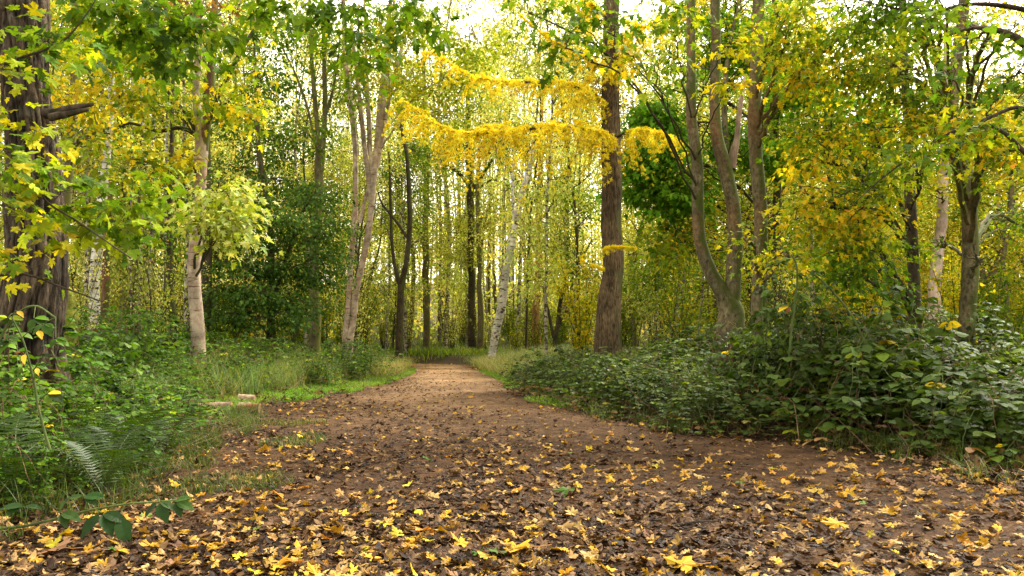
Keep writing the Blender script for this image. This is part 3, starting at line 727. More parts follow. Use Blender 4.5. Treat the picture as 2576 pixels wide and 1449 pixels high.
# --- the rest of the trunks one can tell apart: key, name, label, d, stems, bark, blobs
SIMPLE = [
 ('bl', 'birch_tree', 'white birch trunk left of centre, beside a brown trunk', 18, [[(232, 830, 30), (235, 760, 29), (240, 660, 27), (250, 560, 25), (258, 470, 22), (268, 380, 18), (276, 300, 16), (281, 200, 14), (285, 60, 12), (286, -60, 10)]], 'birch',
  [blob(260, 100, 17, 90, 100, 1.2, 40, 'mid'), blob(210, 270, 17, 80, 70, 1, 30, 'yg')]),
 ('bl2', 'oak_tree', 'brown trunk close behind the white birch on the left', 18.6, [[(266, 840, 18), (266, 720, 18), (268, 620, 17), (272, 500, 16), (276, 400, 14), (280, 200, 11), (282, -40, 8)]], 'ivy', []),
 ('gl', 'oak_tree', 'grey brown trunk directly right of the massive rugged trunk', 13, [[(150, 860, 26), (152, 760, 25), (158, 650, 24), (166, 540, 23), (176, 400, 22), (184, 260, 20), (190, 100, 17), (193, -60, 14)]], 'greygreen',
  [blob(200, 60, 12.4, 90, 60, .9, 40, 'yg'), blob(170, 250, 12.2, 70, 60, .7, 28, 'gold'), blob(250, 330, 12.2, 60, 60, .7, 14, 'yg')]),
 ('dk', 'alder_tree', 'dark slightly bowed trunk between the white birch and the pinkish ringed trunk', 13.5, [[(440, 860, 20), (437, 800, 18), (432, 720, 16), (429, 640, 15), (427, 560, 14), (428, 450, 13), (432, 340, 11), (436, 200, 9), (440, 0, 7)]], 'dark',
  [blob(430, 470, 13, 70, 60, .7, 20, 'green'), blob(400, 590, 13, 80, 50, .7, 14, 'green')]),
 ('dk2', 'pine_tree', 'dark brown trunk half hidden behind the pinkish ringed trunk', 15.5, [[(516, 850, 27), (518, 740, 25), (519, 640, 24), (519, 540, 22), (518, 400, 20), (517, 200, 16)]], 'dark', []),
 ('b3', 'birch_tree', 'thin speckled birch at left, left-hand of three', 19, [[(350, 830, 11), (352, 740, 11), (357, 660, 10), (360, 500, 9), (358, 300, 8), (356, 100, 6)]], 'birchfar', [blob(350, 400, 18.6, 60, 90, .9, 24, 'far')]),
 ('b3b', 'alder_tree', 'thin dark stem left of the thin speckled birches', 18, [[(332, 830, 9), (338, 740, 9), (344, 670, 8), (350, 500, 8), (354, 350, 6)]], 'dark', []),
 ('b4', 'birch_tree', 'thin leaning birch at left, middle of three', 20, [[(364, 850, 10), (372, 760, 10), (378, 680, 9), (382, 560, 8), (386, 380, 7), (388, 200, 5)]], 'birchfar', [blob(390, 440, 19, 50, 80, .9, 20, 'far')]),
 ('b5', 'birch_tree', 'thin pale birch just left of the dark bowed trunk', 17, [[(408, 860, 9), (411, 770, 9), (413, 680, 9), (416, 600, 8), (418, 420, 7), (420, 260, 5)]], 'birchfar', []),
 ('b6', 'birch_tree', 'thin speckled birch touching the left side of the pinkish ringed trunk', 16, [[(468, 860, 12), (469, 780, 12), (470, 700, 11), (471, 600, 10), (466, 420, 8), (462, 200, 6)]], 'birchfar', [blob(460, 200, 16, 50, 80, .8, 22, 'far')]),
 ('e10', 'oak_tree', 'dark trunk that splits into two grey stems above the dark green bush', 18.5, [[(792, 790, 26), (793, 700, 25), (795, 600, 24), (800, 500, 22), (804, 420, 22), (800, 340, 13), (792, 260, 12), (785, 160, 10), (780, 40, 8), (776, -60, 6)],
   [(806, 430, 16), (814, 340, 13), (818, 260, 12), (816, 160, 11), (812, 60, 9), (810, -60, 6)], [(816, 300, 8), (836, 230, 7), (850, 150, 5), (856, 80, 4)], [(798, 380, 6), (770, 260, 6), (740, 180, 5), (700, 100, 4)]], 'greygreen',
  [blob(760, 60, 18, 110, 70, 1.2, 60, 'mid'), blob(720, 200, 18, 80, 60, 1, 34, 'green'), blob(850, 150, 18, 60, 80, 1, 24, 'mid'), blob(690, 80, 17, 80, 60, 1, 30, 'green'), blob(760, 330, 17.6, 60, 60, .8, 26, 'green')]),
 ('f12', 'hornbeam_tree', 'dark slender tree forking in a narrow V left of the path end', 26, [[(1005, 880, 20), (1006, 800, 18), (1008, 740, 17), (1012, 715, 17), (1024, 650, 13), (1030, 570, 13), (1030, 480, 12), (1024, 400, 10), (1012, 330, 8), (1000, 250, 5)],
   [(1008, 730, 12), (992, 660, 9), (985, 580, 8), (982, 480, 7), (978, 380, 5)], [(1026, 600, 7), (1000, 560, 7), (975, 530, 6), (960, 510, 5), (950, 480, 4)]], 'dark',
  [blob(1000, 430, 29.4, 60, 60, .9, 63, 'green'), blob(960, 560, 29.4, 50, 50, .8, 37, 'mid'), blob(1050, 520, 29.4, 40, 60, .8, 37, 'mid'), blob(1000, 300, 28.6, 70, 60, 1, 74, 'mid'), blob(1040, 380, 27.9, 60, 40, .8, 44, 'green')]),
 ('f13', 'ash_tree', 'straight grey-green trunk standing at the end of the path, left side', 40, [[(1073, 905, 19), (1072, 820, 17), (1071, 700, 17), (1071, 560, 16), (1071, 430, 14), (1068, 300, 11), (1066, 100, 8)], [(1071, 640, 6), (1055, 590, 6), (1040, 560, 4)]], 'greygreen',
  [blob(1060, 400, 38.5, 80, 90, 1.5, 115, 'mid'), blob(1100, 560, 38.5, 60, 80, 1.2, 57, 'olive')]),
 ('f14', 'oak_tree', 'straight dark trunk left of the leaning white birch, arms spreading above', 38, [[(1188, 880, 24), (1187, 790, 19), (1185, 680, 18), (1184, 560, 17), (1183, 470, 18), (1178, 380, 13), (1176, 280, 10), (1170, 120, 6)],
   [(1182, 470, 10), (1160, 440, 9), (1135, 420, 8), (1110, 390, 6), (1090, 330, 4)], [(1186, 480, 9), (1215, 440, 8), (1250, 380, 7), (1270, 300, 5)], [(1185, 500, 7), (1210, 470, 6), (1240, 450, 4)]], 'dark',
  [blob(1120, 370, 37.2, 80, 60, 1.2, 123, 'green'), blob(1230, 360, 37.2, 80, 60, 1.2, 102, 'green'), blob(1170, 620, 37.4, 50, 110, 1, 102, 'olive'), blob(1190, 260, 36.4, 90, 60, 1.2, 82, 'mid')]),
 ('f15', 'alder_tree', 'grey trunk turning dark at its foot, just left of the leaning white birch', 37, [[(1209, 870, 17), (1208, 790, 15), (1206, 700, 12), (1205, 600, 12), (1203, 520, 11), (1201, 450, 10), (1206, 380, 7), (1210, 250, 5)], [(1204, 560, 6), (1225, 530, 5), (1255, 500, 3)]], 'greygreen',
  [blob(1240, 560, 36.4, 50, 60, .8, 50, 'olive')]),
 ('wb', 'birch_tree', 'white birch leaning right over the end of the path', 28, [[(1238, 890, 20), (1247, 845, 20), (1258, 790, 22), (1266, 740, 21), (1273, 690, 20), (1282, 640, 19), (1291, 590, 18), (1300, 550, 18), (1310, 505, 16), (1321, 460, 13), (1331, 415, 11), (1340, 370, 9), (1345, 320, 6)],
   [(1295, 575, 9), (1292, 530, 8), (1290, 480, 8), (1291, 430, 6), (1293, 390, 4)]], 'birch', [blob(1330, 330, 27.9, 60, 50, .8, 29, 'far')]),
 ('sc', 'pine_tree', 'scots pine with an orange upper trunk left of the larch', 34, [[(1349, 880, 24), (1350, 800, 21), (1352, 720, 19), (1354, 660, 18), (1355, 620, 18), (1356, 560, 17), (1358, 490, 17), (1360, 440, 14), (1362, 330, 10), (1363, 200, 7)],
   [(1356, 560, 6), (1385, 520, 5), (1410, 490, 3)], [(1356, 590, 6), (1330, 540, 5), (1315, 500, 3)]], 'scots', [blob(1420, 460, 33.3, 50, 40, .8, 53, 'dark'), blob(1340, 470, 33.3, 60, 40, .8, 42, 'dark')]),
 ('hz', 'hazel_tree', 'crooked dark hazel stems between the orange pine and the larch', 27, [[(1395, 860, 13), (1405, 800, 12), (1414, 740, 10), (1424, 680, 8), (1428, 600, 8), (1425, 500, 7), (1430, 400, 5)], [(1393, 850, 9), (1380, 790, 8), (1370, 750, 6), (1366, 720, 4)],
   [(1412, 750, 6), (1440, 700, 5), (1470, 640, 4), (1490, 600, 3)], [(1400, 830, 8), (1430, 770, 7), (1440, 700, 6), (1450, 600, 4)]], 'dark',
  [blob(1400, 600, 26.5, 60, 80, 1, 87, 'olive'), blob(1450, 520, 26.5, 50, 70, 1, 70, 'mid'), blob(1450, 690, 25.7, 60, 60, .8, 70, 'mid'), blob(1360, 690, 27.0, 50, 60, .8, 42, 'olive')]),
 ('pr1', 'birch_tree', 'thick pale pinkish trunk between the slim dark maple and the elbow-bent maple', 17, [[(2345, 820, 34), (2347, 770, 31), (2353, 720, 29), (2361, 650, 27), (2367, 580, 25), (2370, 500, 25), (2372, 400, 22), (2376, 300, 18), (2378, 200, 15), (2380, 60, 12)]], 'paletrunk',
  [blob(2360, 300, 16.4, 90, 80, 1, 40, 'gold'), blob(2350, 480, 16.4, 70, 60, .9, 20, 'gold')]),
 ('pr2', 'birch_tree', 'pale trunk far behind, right of the elbow-bent maple', 24, [[(2508, 760, 15), (2508, 660, 14), (2510, 540, 13), (2512, 420, 12), (2515, 200, 9)]], 'paletrunk', [blob(2510, 300, 23.5, 60, 100, 1.2, 40, 'gold')]),
 ('pr3', 'birch_tree', 'thin pale trunk far behind at the right edge', 26, [[(2556, 760, 12), (2555, 660, 11), (2554, 540, 11), (2556, 420, 10), (2560, 200, 7)]], 'paletrunk', [blob(2560, 400, 25, 60, 100, 1.2, 30, 'gold')]),
 ('lb', 'beech_tree', 'slim grey trunk behind the twin-stemmed maple', 19, [[(1705, 860, 10), (1704, 760, 9), (1703, 640, 9), (1700, 520, 8), (1698, 380, 6)]], 'birchfar', [blob(1640, 700, 18, 80, 60, 1, 50, 'mid'), blob(1720, 650, 18.5, 80, 60, 1, 30, 'olive')]),
]
for i, (key, name, label, d, st, bark, bl) in enumerate(SIMPLE):
    tree(key, name, label, 'tree', d, st, bark, blobs=bl, grounds=[True] + [False] * (len(st) - 1), seg=14, seed=200 + i * 3, step=.12, rough=.05, leaf=ROUND_LOW, size=.09, per=16, spread=.45, limb_r=.018, thr=-.3)

# the dark green bush-like beech left of centre
tree('bush', 'hornbeam_tree', 'dense dark green bushy tree left of the pale leaning pair', 'tree', 16.5,
     [[(682, 800, 20), (681, 700, 18), (680, 600, 16), (672, 500, 14), (660, 430, 13), (651, 360, 12), (646, 280, 10), (642, 200, 8), (640, 120, 6), (638, 0, 4)],
      [(685, 790, 12), (720, 650, 9), (760, 540, 7), (800, 470, 4)], [(680, 780, 12), (640, 690, 9), (590, 650, 6), (560, 660, 4)]],
     'dark', grounds=[True, True, True], seg=12, seed=91, step=.12,
     blobs=[blob(u, v, d_, ru, rv * 1.25, .8, int(n_ * 1.15)) for u, v, d_, ru, rv, n_ in (
         (700, 455, 17.0, 85, 18, 34), (760, 500, 16.6, 95, 20, 44), (820, 475, 17, 50, 20, 22), (640, 520, 16.4, 60, 18, 26), (700, 550, 15.8, 110, 20, 52), (825, 560, 16.6, 50, 24, 30), (630, 600, 16.0, 75, 18, 34),
         (760, 610, 16.8, 100, 22, 50), (830, 650, 16.8, 45, 26, 28), (600, 665, 15.8, 65, 18, 34), (700, 670, 16.2, 90, 20, 46), (790, 700, 16.8, 75, 24, 42), (575, 730, 15.6, 50, 18, 28), (660, 735, 15.6, 85, 20, 46), (750, 760, 16.2, 90, 20, 40),
         (590, 785, 15.4, 60, 18, 26), (680, 800, 15.6, 90, 18, 30), (640, 385, 17, 70, 26, 26), (600, 300, 17, 60, 30, 24), (660, 210, 17, 60, 40, 28), (700, 340, 17.4, 50, 36, 22), (580, 420, 16.6, 45, 22, 14))],
     leaf=ROUND_LOW, size=.070, per=22, pal='dark', spread=.44, limb_r=.014, thr=-.35, limbs=4, flat=.16, droop=.45)

# young maple reaching in from the left edge, close to the camera
tree('near', 'maple_tree', 'young maple reaching in from the left edge with large green and yellow leaves', 'tree', 3.7,
     [[(-260, 1150, 60), (-240, 800, 52), (-200, 500, 44), (-180, 250, 36), (-160, 0, 28), (-150, -120, 20)],
      [(-200, 500, 16), (-80, 520, 12), (30, 440, 9), (60, 400, 7), (110, 500, 6), (200, 560, 5), (330, 650, 3)],
      [(-190, 330, 16), (-60, 200, 12), (40, 150, 8), (150, 110, 6), (215, 40, 4), (240, 0, 3)],
      [(-180, 720, 14), (-60, 700, 9), (60, 690, 7), (150, 720, 5), (260, 760, 3)]],
     'dark', grounds=[True, False, False, False], seg=12, seed=95, step=.05,
     blobs=[blob(110, 100, 3.7, 100, 22, .2, 6, 'yg'), blob(20, 190, 3.6, 40, 35, .15, 3, 'gold'), blob(180, 100, 3.8, 50, 22, .2, 3, 'green'), blob(0, 380, 3.6, 40, 40, .2, 5, 'mid'), blob(60, 430, 3.6, 60, 30, .2, 6, 'yg'),
            blob(190, 480, 3.8, 60, 30, .2, 6, 'mid'), blob(290, 540, 3.9, 80, 30, .25, 8, 'mid'), blob(20, 540, 3.6, 50, 35, .2, 5, 'yg'), blob(360, 440, 4.3, 50, 25, .2, 4, 'mid'), blob(20, 640, 3.7, 50, 30, .2, 4, 'yg'), blob(180, 590, 4.0, 50, 25, .2, 3, 'yg'), blob(130, 330, 4.0, 60, 30, .2, 3, 'gold')],
     leaf=MAPLE, size=.062, per=11, spread=.19, limb_r=.006, thr=-.6, limbs=4, flat=.3)

# boughs hanging into the top of the picture from a maple standing left of the camera's view
tree('top', 'maple_tree', 'maple beyond the left edge, its green boughs hanging into the top left', 'tree', 7.2,
     [[(-330, 900, 100), (-320, 500, 90), (-300, 0, 80), (-280, -300, 70), (-260, -500, 60)],
      [(-285, -250, 50), (-60, -260, 34), (200, -200, 24), (400, -110, 16), (520, -40, 9)],
      [(200, -200, 20), (500, -260, 16), (760, -180, 12), (900, -80, 8)]],
     'dark', grounds=[True, False, False], seg=14, seed=97, step=.1,
     blobs=[blob(380, 30, 6.0, 150, 50, .5, 26, 'green'), blob(500, 70, 6.2, 80, 40, .4, 12, 'mid'), blob(250, 20, 6.0, 90, 40, .4, 12, 'mid'), blob(440, 150, 6.4, 60, 50, .3, 9, 'mid'), blob(860, 20, 6.4, 90, 45, .5, 18, 'green'),
            blob(900, 110, 6.6, 60, 40, .4, 8, 'green'), blob(1050, 30, 6.6, 90, 45, .4, 10, 'green'), blob(700, 20, 6.4, 80, 30, .4, 10, 'mid')]
     + [(np.array(c), np.array(r), n, 'mid') for c, r, n in (((-3.0, 3.2, 4.5), (1.6, 1.6, .6), 80), ((-1.2, 1.8, 4.6), (1.6, 1.4, .6), 70), ((-4.6, 5.6, 5.0), (1.4, 1.6, .6), 50), ((-.4, 3.0, 5.0), (1.2, 1.2, .5), 40))],  # unseen canopy overhead, added to darken the near left ground
     leaf=MAPLE_LOW, size=.09, per=10, spread=.24, limb_r=.012, thr=-.6, limbs=4)

# mossy snag
t = thing('mossy_stump', 'upright stump wrapped in bright moss beside the massive rugged trunk', 'stump', (*at(176, 860, 9.5)[:2], 0))
t.location.z = float(gz(t.location.x, t.location.y))
a = Acc(); make_stem(a, stem_pts([(180, 880, 38), (178, 820, 34), (176, 780, 30), (173, 745, 24), (171, 728, 16), (170, 722, 6)], 9.5), seg=20, rough=.2, seed=4, step=.03)
link('trunk', a.mesh('mossy stump', M['mossy'], t.location, True), t)

# ================================================================== trees of the wood behind
LAND = [(75, 'the massive rugged trunk'), (240, 'the white birch at left'), (430, 'the dark bowed trunk'), (497, 'the pinkish ringed trunk'), (690, 'the dense dark green tree'), (800, 'the trunk with two grey stems'),
        (895, 'the leaning pinkish pair'), (1007, 'the dark V-forked tree'), (1072, 'the grey-green trunk at the path end'), (1187, 'the straight dark trunk'), (1275, 'the leaning white birch'),
        (1353, 'the orange pine'), (1535, 'the yellow larch'), (1790, 'the twin-stemmed maple'), (1908, 'the rust-stained maple'), (2080, 'the yellow maple foliage'), (2297, 'the slim dark maple'), (2370, 'the pale pinkish trunk'), (2440, 'the elbow-bent maple')]
def near_words(x, y):
    u = 1288 + x / y * FPX
    k = int(np.argmin([abs(u - a) for a, _ in LAND]))
    return ('left' if u < LAND[k][0] else 'right') + ' of ' + LAND[k][1], u

def wood_tree(seed, h, crown0, rad, n, pal, bark, r0, fork=False, lean=.3):
    rng = np.random.default_rng(seed)
    P = np.array([(0, 0, -.15, r0 * 1.35), (0, 0, .35, r0), (rng.normal(0, .15), rng.normal(0, .15), h * .3, r0 * .85), (rng.normal(0, lean), rng.normal(0, lean), h * .6, r0 * .6), (rng.normal(0, lean * 1.6), rng.normal(0, lean * 1.6), h, r0 * .15)])
    tr = Acc(); S = make_stem(tr, P, seg=9, ground=False, seed=seed, step=.35)
    if fork:
        b = S[len(S) // 4]
        Q = np.array([b, b + (rng.normal(0, .5), rng.normal(0, .5), h * .25, -b[3] * .3), b + (rng.normal(0, 1.), rng.normal(0, 1.), h * .6, -b[3] * .8)])
        make_stem(tr, Q, seg=8, ground=False, seed=seed + 1, step=.35)
    cr = Acc()
    nb = 13
    bl = []
    for k in range(nb):
        z = crown0 + (h - crown0) * (k + .5) / nb
        w = rad * math.sin(math.pi * (.15 + .75 * (k + .5) / nb)) ** .7
        a = rng.uniform(0, TAU)
        bl.append(((math.cos(a) * w * .55, math.sin(a) * w * .55, z), (w * .75, w * .75, (h - crown0) / nb * .9), n // nb))
    foliage(cr, bl, S, rng, OVAL_LOW, .105, 26, pal, 1, .014, .5, .3, -.2, 3, twig=False)
    # bare upward twigs
    for k in range(26):
        s = S[rng.integers(len(S) // 5, len(S) - 1), :3]
        a = rng.uniform(0, TAU); L = rng.uniform(.6, 1.8)
        e = s + np.array([math.cos(a) * L * .7, math.sin(a) * L * .7, L * rng.uniform(.3, 1.1)])
        q = spline(np.array([s, (s + e) / 2 + rng.normal(0, .12, 3), e]), 6)
        tube(cr, q, np.linspace(.018, .005, 6), 4, m=1)
    return tr.mesh('wood tree trunk', M[bark], (0, 0, 0), True), cr.mesh('wood tree crown', [M['leaf'], M['twig']])

KINDS = [
    ('birch_tree', 'slender birch', wood_tree(1, 17, 3.0, 1.9, 460, 'far', 'birchfar', .085), 'birches standing in the wood'),
    ('birch_tree', 'pale-leaved birch', wood_tree(2, 15, 2.2, 1.8, 420, 'pale', 'birchfar', .06), 'birches standing in the wood'),
    ('alder_tree', 'dark slender tree', wood_tree(3, 16, 2.5, 2.0, 460, 'mid', 'dark', .10, True), 'dark slender trees in the wood'),
    ('alder_tree', 'yellowing tree', wood_tree(4, 14, 1.8, 1.9, 360, 'yg', 'greygreen', .09), 'yellowing trees in the wood'),
    ('hazel_tree', 'olive-leaved small tree', wood_tree(5, 9, 1.0, 1.7, 340, 'olive', 'dark', .055, True, .5), 'understorey trees in the wood'),
    ('maple_tree', 'golden maple', wood_tree(6, 13, 1.8, 2.0, 360, 'gold', 'greygreen', .10, True), 'golden maples in the wood'),
    ('pine_tree', 'tall pine', wood_tree(7, 20, 9.0, 1.9, 330, 'olive', 'scotslow', .15), 'tall pines in the wood'),
    ('birch_tree', 'bare-stemmed birch', wood_tree(8, 15, 6.5, 1.3, 200, 'far', 'birchfar', .045), 'bare-stemmed thin birches in the wood'),
    ('alder_tree', 'thin dark bare stem', wood_tree(9, 13, 6.0, 1.2, 160, 'olive', 'dark', .04), 'thin bare stems in the wood'),
]
occupied = [np.array(t.location)[:2] for t in TREES.values()]
r2 = np.random.default_rng(77)
used = {}
def weights(u, y):
    if u > 2000: return [.9, .6, .5, 2, .6, 2.5, .5, 1.4, .6]
    if u > 1500: return [1, 1, 1, 1.5, 2, 1.2, .4, 1.2, 1]
    if u > 850: return [2.2, 2.2, .9, .4, .6, .15, .5, 5, 2.4]
    return [1.8, 1.4, 1.5, 1.3, 1.2, .7, .6, 2, 1.4]
for (x, y, k, s) in [(-1.6, 39.5, 1, 1.25), (-3.6, 43, 0, 1.3), (.6, 37, 1, 1.2), (-5.2, 40.5, 3, 1.2), (2.4, 34.5, 0, 1.05), (-2.6, 46, 1, 1.4)]:
    name, lab, (mt, mc), grp = KINDS[k]
    o = thing(name, lab + ' beyond the path end, ' + near_words(x, y)[0], 'tree', (x, y, float(gz(x, y))), grp)
    link('trunk', mt, o); link('crown', mc, o); o.scale = (s * 1.15, s * 1.15, s); o.rotation_euler = (0, 0, y); occupied.append(np.array([x, y]))
placed = 0; tries = 0
while placed < 150 and tries < 8000:
    tries += 1
    y = r2.uniform(15, 47) if placed > 40 else r2.uniform(17, 30)
    x = r2.uniform(-.70, .70) * y
    if y < 44 and -1.0 < off(x, y) * -1: continue
    if off(x, y) < 1.6 and y < 44: continue
    p = np.array([x, y])
    md = 1.15 if placed > 90 else 1.5
    if min(np.linalg.norm(p - q) for q in occupied) < md: continue
    u = 1288 + x / y * FPX
    if y < 21 and (900 < u < 1640): continue
    if (y < 29 and 1190 < u < 1370) or (y < 21 and 830 < u < 1010): continue
    w = np.array(weights(u, y)); k = int(r2.choice(len(KINDS), p=w / w.sum()))
    if y < 22 and k in (5, 3) and u < 1600: continue
    name, lab, (mt, mc), grp = KINDS[k]
    words, _ = near_words(x, y)
    depth = 'near' if y < 24 else ('further back' if y < 35 else 'far back')
    o = thing(name, lab + ' ' + depth + ' ' + words, 'tree', (x, y, float(gz(x, y))), grp)
    link('trunk', mt, o); link('crown', mc, o)
    s = r2.uniform(.8, 1.2)
    hf = .60 if u > 1560 else (.82 if 560 < u < 1010 else 1.0)
    o.rotation_euler = (r2.normal(0, .03), r2.normal(0, .035), r2.uniform(0, TAU)); o.scale = (s, s, s * hf * r2.uniform(.9, 1.15))
    occupied.append(p); placed += 1

# understorey: thin many-stemmed shrubs
def shrub(seed, h, n, pal, leafn, size=.06):
    rng = np.random.default_rng(seed); st = Acc(); tips = []
    for k in range(n):
        a = rng.uniform(0, TAU); e = np.array([math.cos(a), math.sin(a), 0]) * rng.uniform(.15, .65) * h * .55
        H = h * rng.uniform(.55, 1.05); b = rng.normal(0, .08, 3) * np.array([1, 1, 0])
        q = spline(np.array([b + (0, 0, -.1), b + e * .35 + (0, 0, H * .5), b + e + (0, 0, H)]), 12); q[1:] += rng.normal(0, .012, (11, 3)).cumsum(0)
        tube(st, q, np.linspace(.012, .003, 12), 4)
        tips.append(q[3:])
        for j in range(6):
            s = q[rng.integers(3, 11)]; L = rng.uniform(.2, .5)
            w = s + rng.normal(0, .4, (4, 3)).cumsum(0) * L * .4 * np.array([1, 1, .5]) + np.linspace(0, L * .3, 4)[:, None] * np.array([0, 0, 1]); w[0] = s
            tube(st, w, np.linspace(.005, .002, 4), 3); tips.append(w)
    T = np.concatenate(tips)
    P = T[rng.integers(0, len(T), leafn)] + rng.normal(0, .05, (leafn, 3))
    lf = Acc()
    place(lf, OVAL_LOW, P, rng.normal(0, 1, P.shape), np.array([0, 0, 1.]) + rng.normal(0, .5, P.shape), size * rng.uniform(.6, 1.3, leafn), pick(pal, leafn, rng, rng.random(leafn)))
    return st.mesh('shrub stems', M['twigmoss']), lf.mesh('shrub foliage', M['leaf'])
SH = [('thin brown understorey shrub', shrub(1, 2.4, 16, 'olive', 1500)), ('twiggy yellowing shrub', shrub(2, 2.0, 14, 'yg', 1500)), ('pale twiggy shrub', shrub(3, 2.6, 18, 'far', 1300)), ('green leafy shrub', shrub(4, 1.8, 14, 'mid', 2600, .07)), ('golden leafy shrub', shrub(5, 2.2, 14, 'gold', 2600, .07))]
placed = 0; tries = 0; occ2 = []
while placed < 130 and tries < 9000:
    tries += 1
    y = r2.uniform(12, 44) if placed < 90 else r2.uniform(24, 48); x = r2.uniform(-.68, .68) * y
    if off(x, y) < (1.7 if y < 26 else 1.0) and y < 41: continue
    p = np.array([x, y]); u = 1288 + x / y * FPX
    if occ2 and min(np.linalg.norm(p - q) for q in occ2) < .9: continue
    if y < 17 and 850 < u < 1660: continue
    if (y < 29 and 1190 < u < 1370) or (y < 20.5 and 830 < u < 1010): continue
    w = np.array([.5, 1, .5, 1, 3.] if u > 1950 else ([2, 1, 1.5, 1, .2] if y < 24 else [1, .6, 4, .5, .1])); k = int(r2.choice(5, p=w / w.sum()))
    words, _ = near_words(x, y)
    o = thing('understorey_shrub', SH[k][0] + (' near ' if y < 24 else ' further back ' if y < 34 else ' far back ') + words, 'shrub', (x, y, float(gz(x, y))), 'thin shrubs under the trees')
    link('stems', SH[k][1][0], o); link('foliage', SH[k][1][1], o)
    s = r2.uniform(.7, 1.2) * (1 if y < 24 else r2.uniform(1.0, 1.6)); o.scale = (s * .9, s * .9, s); o.rotation_euler = (0, 0, r2.uniform(0, TAU))
    occ2.append(p); placed += 1

# the far-off wood that closes the view
def far_wood():
    rng = np.random.default_rng(8); a = Acc()
    for k in range(330):
        y = rng.uniform(47, 72); x = rng.uniform(-.75, .75) * y; h = rng.uniform(14, 22)
        g = float(gz(x, y)); r = rng.uniform(.05, .13)
        c = (.50, .44, .34) if rng.random() < .5 else (.18, .14, .09)
        q = np.array([(x, y, g - .2), (x + rng.normal(0, .2), y, g + h * .5), (x + rng.normal(0, .6), y, g + h)])
        tube(a, spline(q, 7), np.linspace(r, r * .3, 7), 6, col=c, m=1)
    n = 82000
    y = rng.uniform(46, 66, n); x = rng.uniform(-.75, .75, n) * y
    z = np.where(rng.random(n) < .6, rng.uniform(0, 8, n), 5 + 17 * rng.random(n) ** 1.3)
    P = np.stack([x, y, gz(x, y) + z], -1)
    keep = noise3(P / np.array([2.6, 2.6, 2.0]), 3) > (-.85 + .055 * z)
    P = P[keep]; n = len(P)
    cl = np.clip(.5 + .6 * noise3(P / 3.1, 6), 0, 1)
    col = pick('far', n, rng, cl)
    col[P[:, 0] / P[:, 1] > .3] = pick('gold', int((P[:, 0] / P[:, 1] > .3).sum()), rng)
    place(a, OVAL_LOW, P, rng.normal(0, 1, P.shape), np.array([0, 0, 1.]) + rng.normal(0, .6, P.shape), rng.uniform(.18, .40, n), col)
    o = link('far_off_wood', a.mesh('far off wood', [M['leaf'], M['farbark']]))
    tag(o, 'far-off mass of pale yellow woodland closing the view', 'woodland', kind='stuff')
m, nt, N, L = new_mat('far bark'); out = N('ShaderNodeOutputMaterial'); p = N('ShaderNodeBsdfPrincipled'); at_ = N('ShaderNodeAttribute'); at_.attribute_name = 'tint'
nz_ = N('ShaderNodeTexNoise'); nz_.inputs['Scale'].default_value = 6; gg = N('ShaderNodeNewGeometry'); L(gg.outputs['Position'], nz_.inputs['Vector'])
sc_ = N('ShaderNodeVectorMath'); sc_.operation = 'SCALE'; L(at_.outputs['Color'], sc_.inputs[0]); L(nz_.outputs['Fac'], sc_.inputs['Scale']); L(sc_.outputs[0], p.inputs['Base Color']); p.inputs['Roughness'].default_value = .9; L(p.outputs[0], out.inputs['Surface'])
M['farbark'] = m
far_wood()

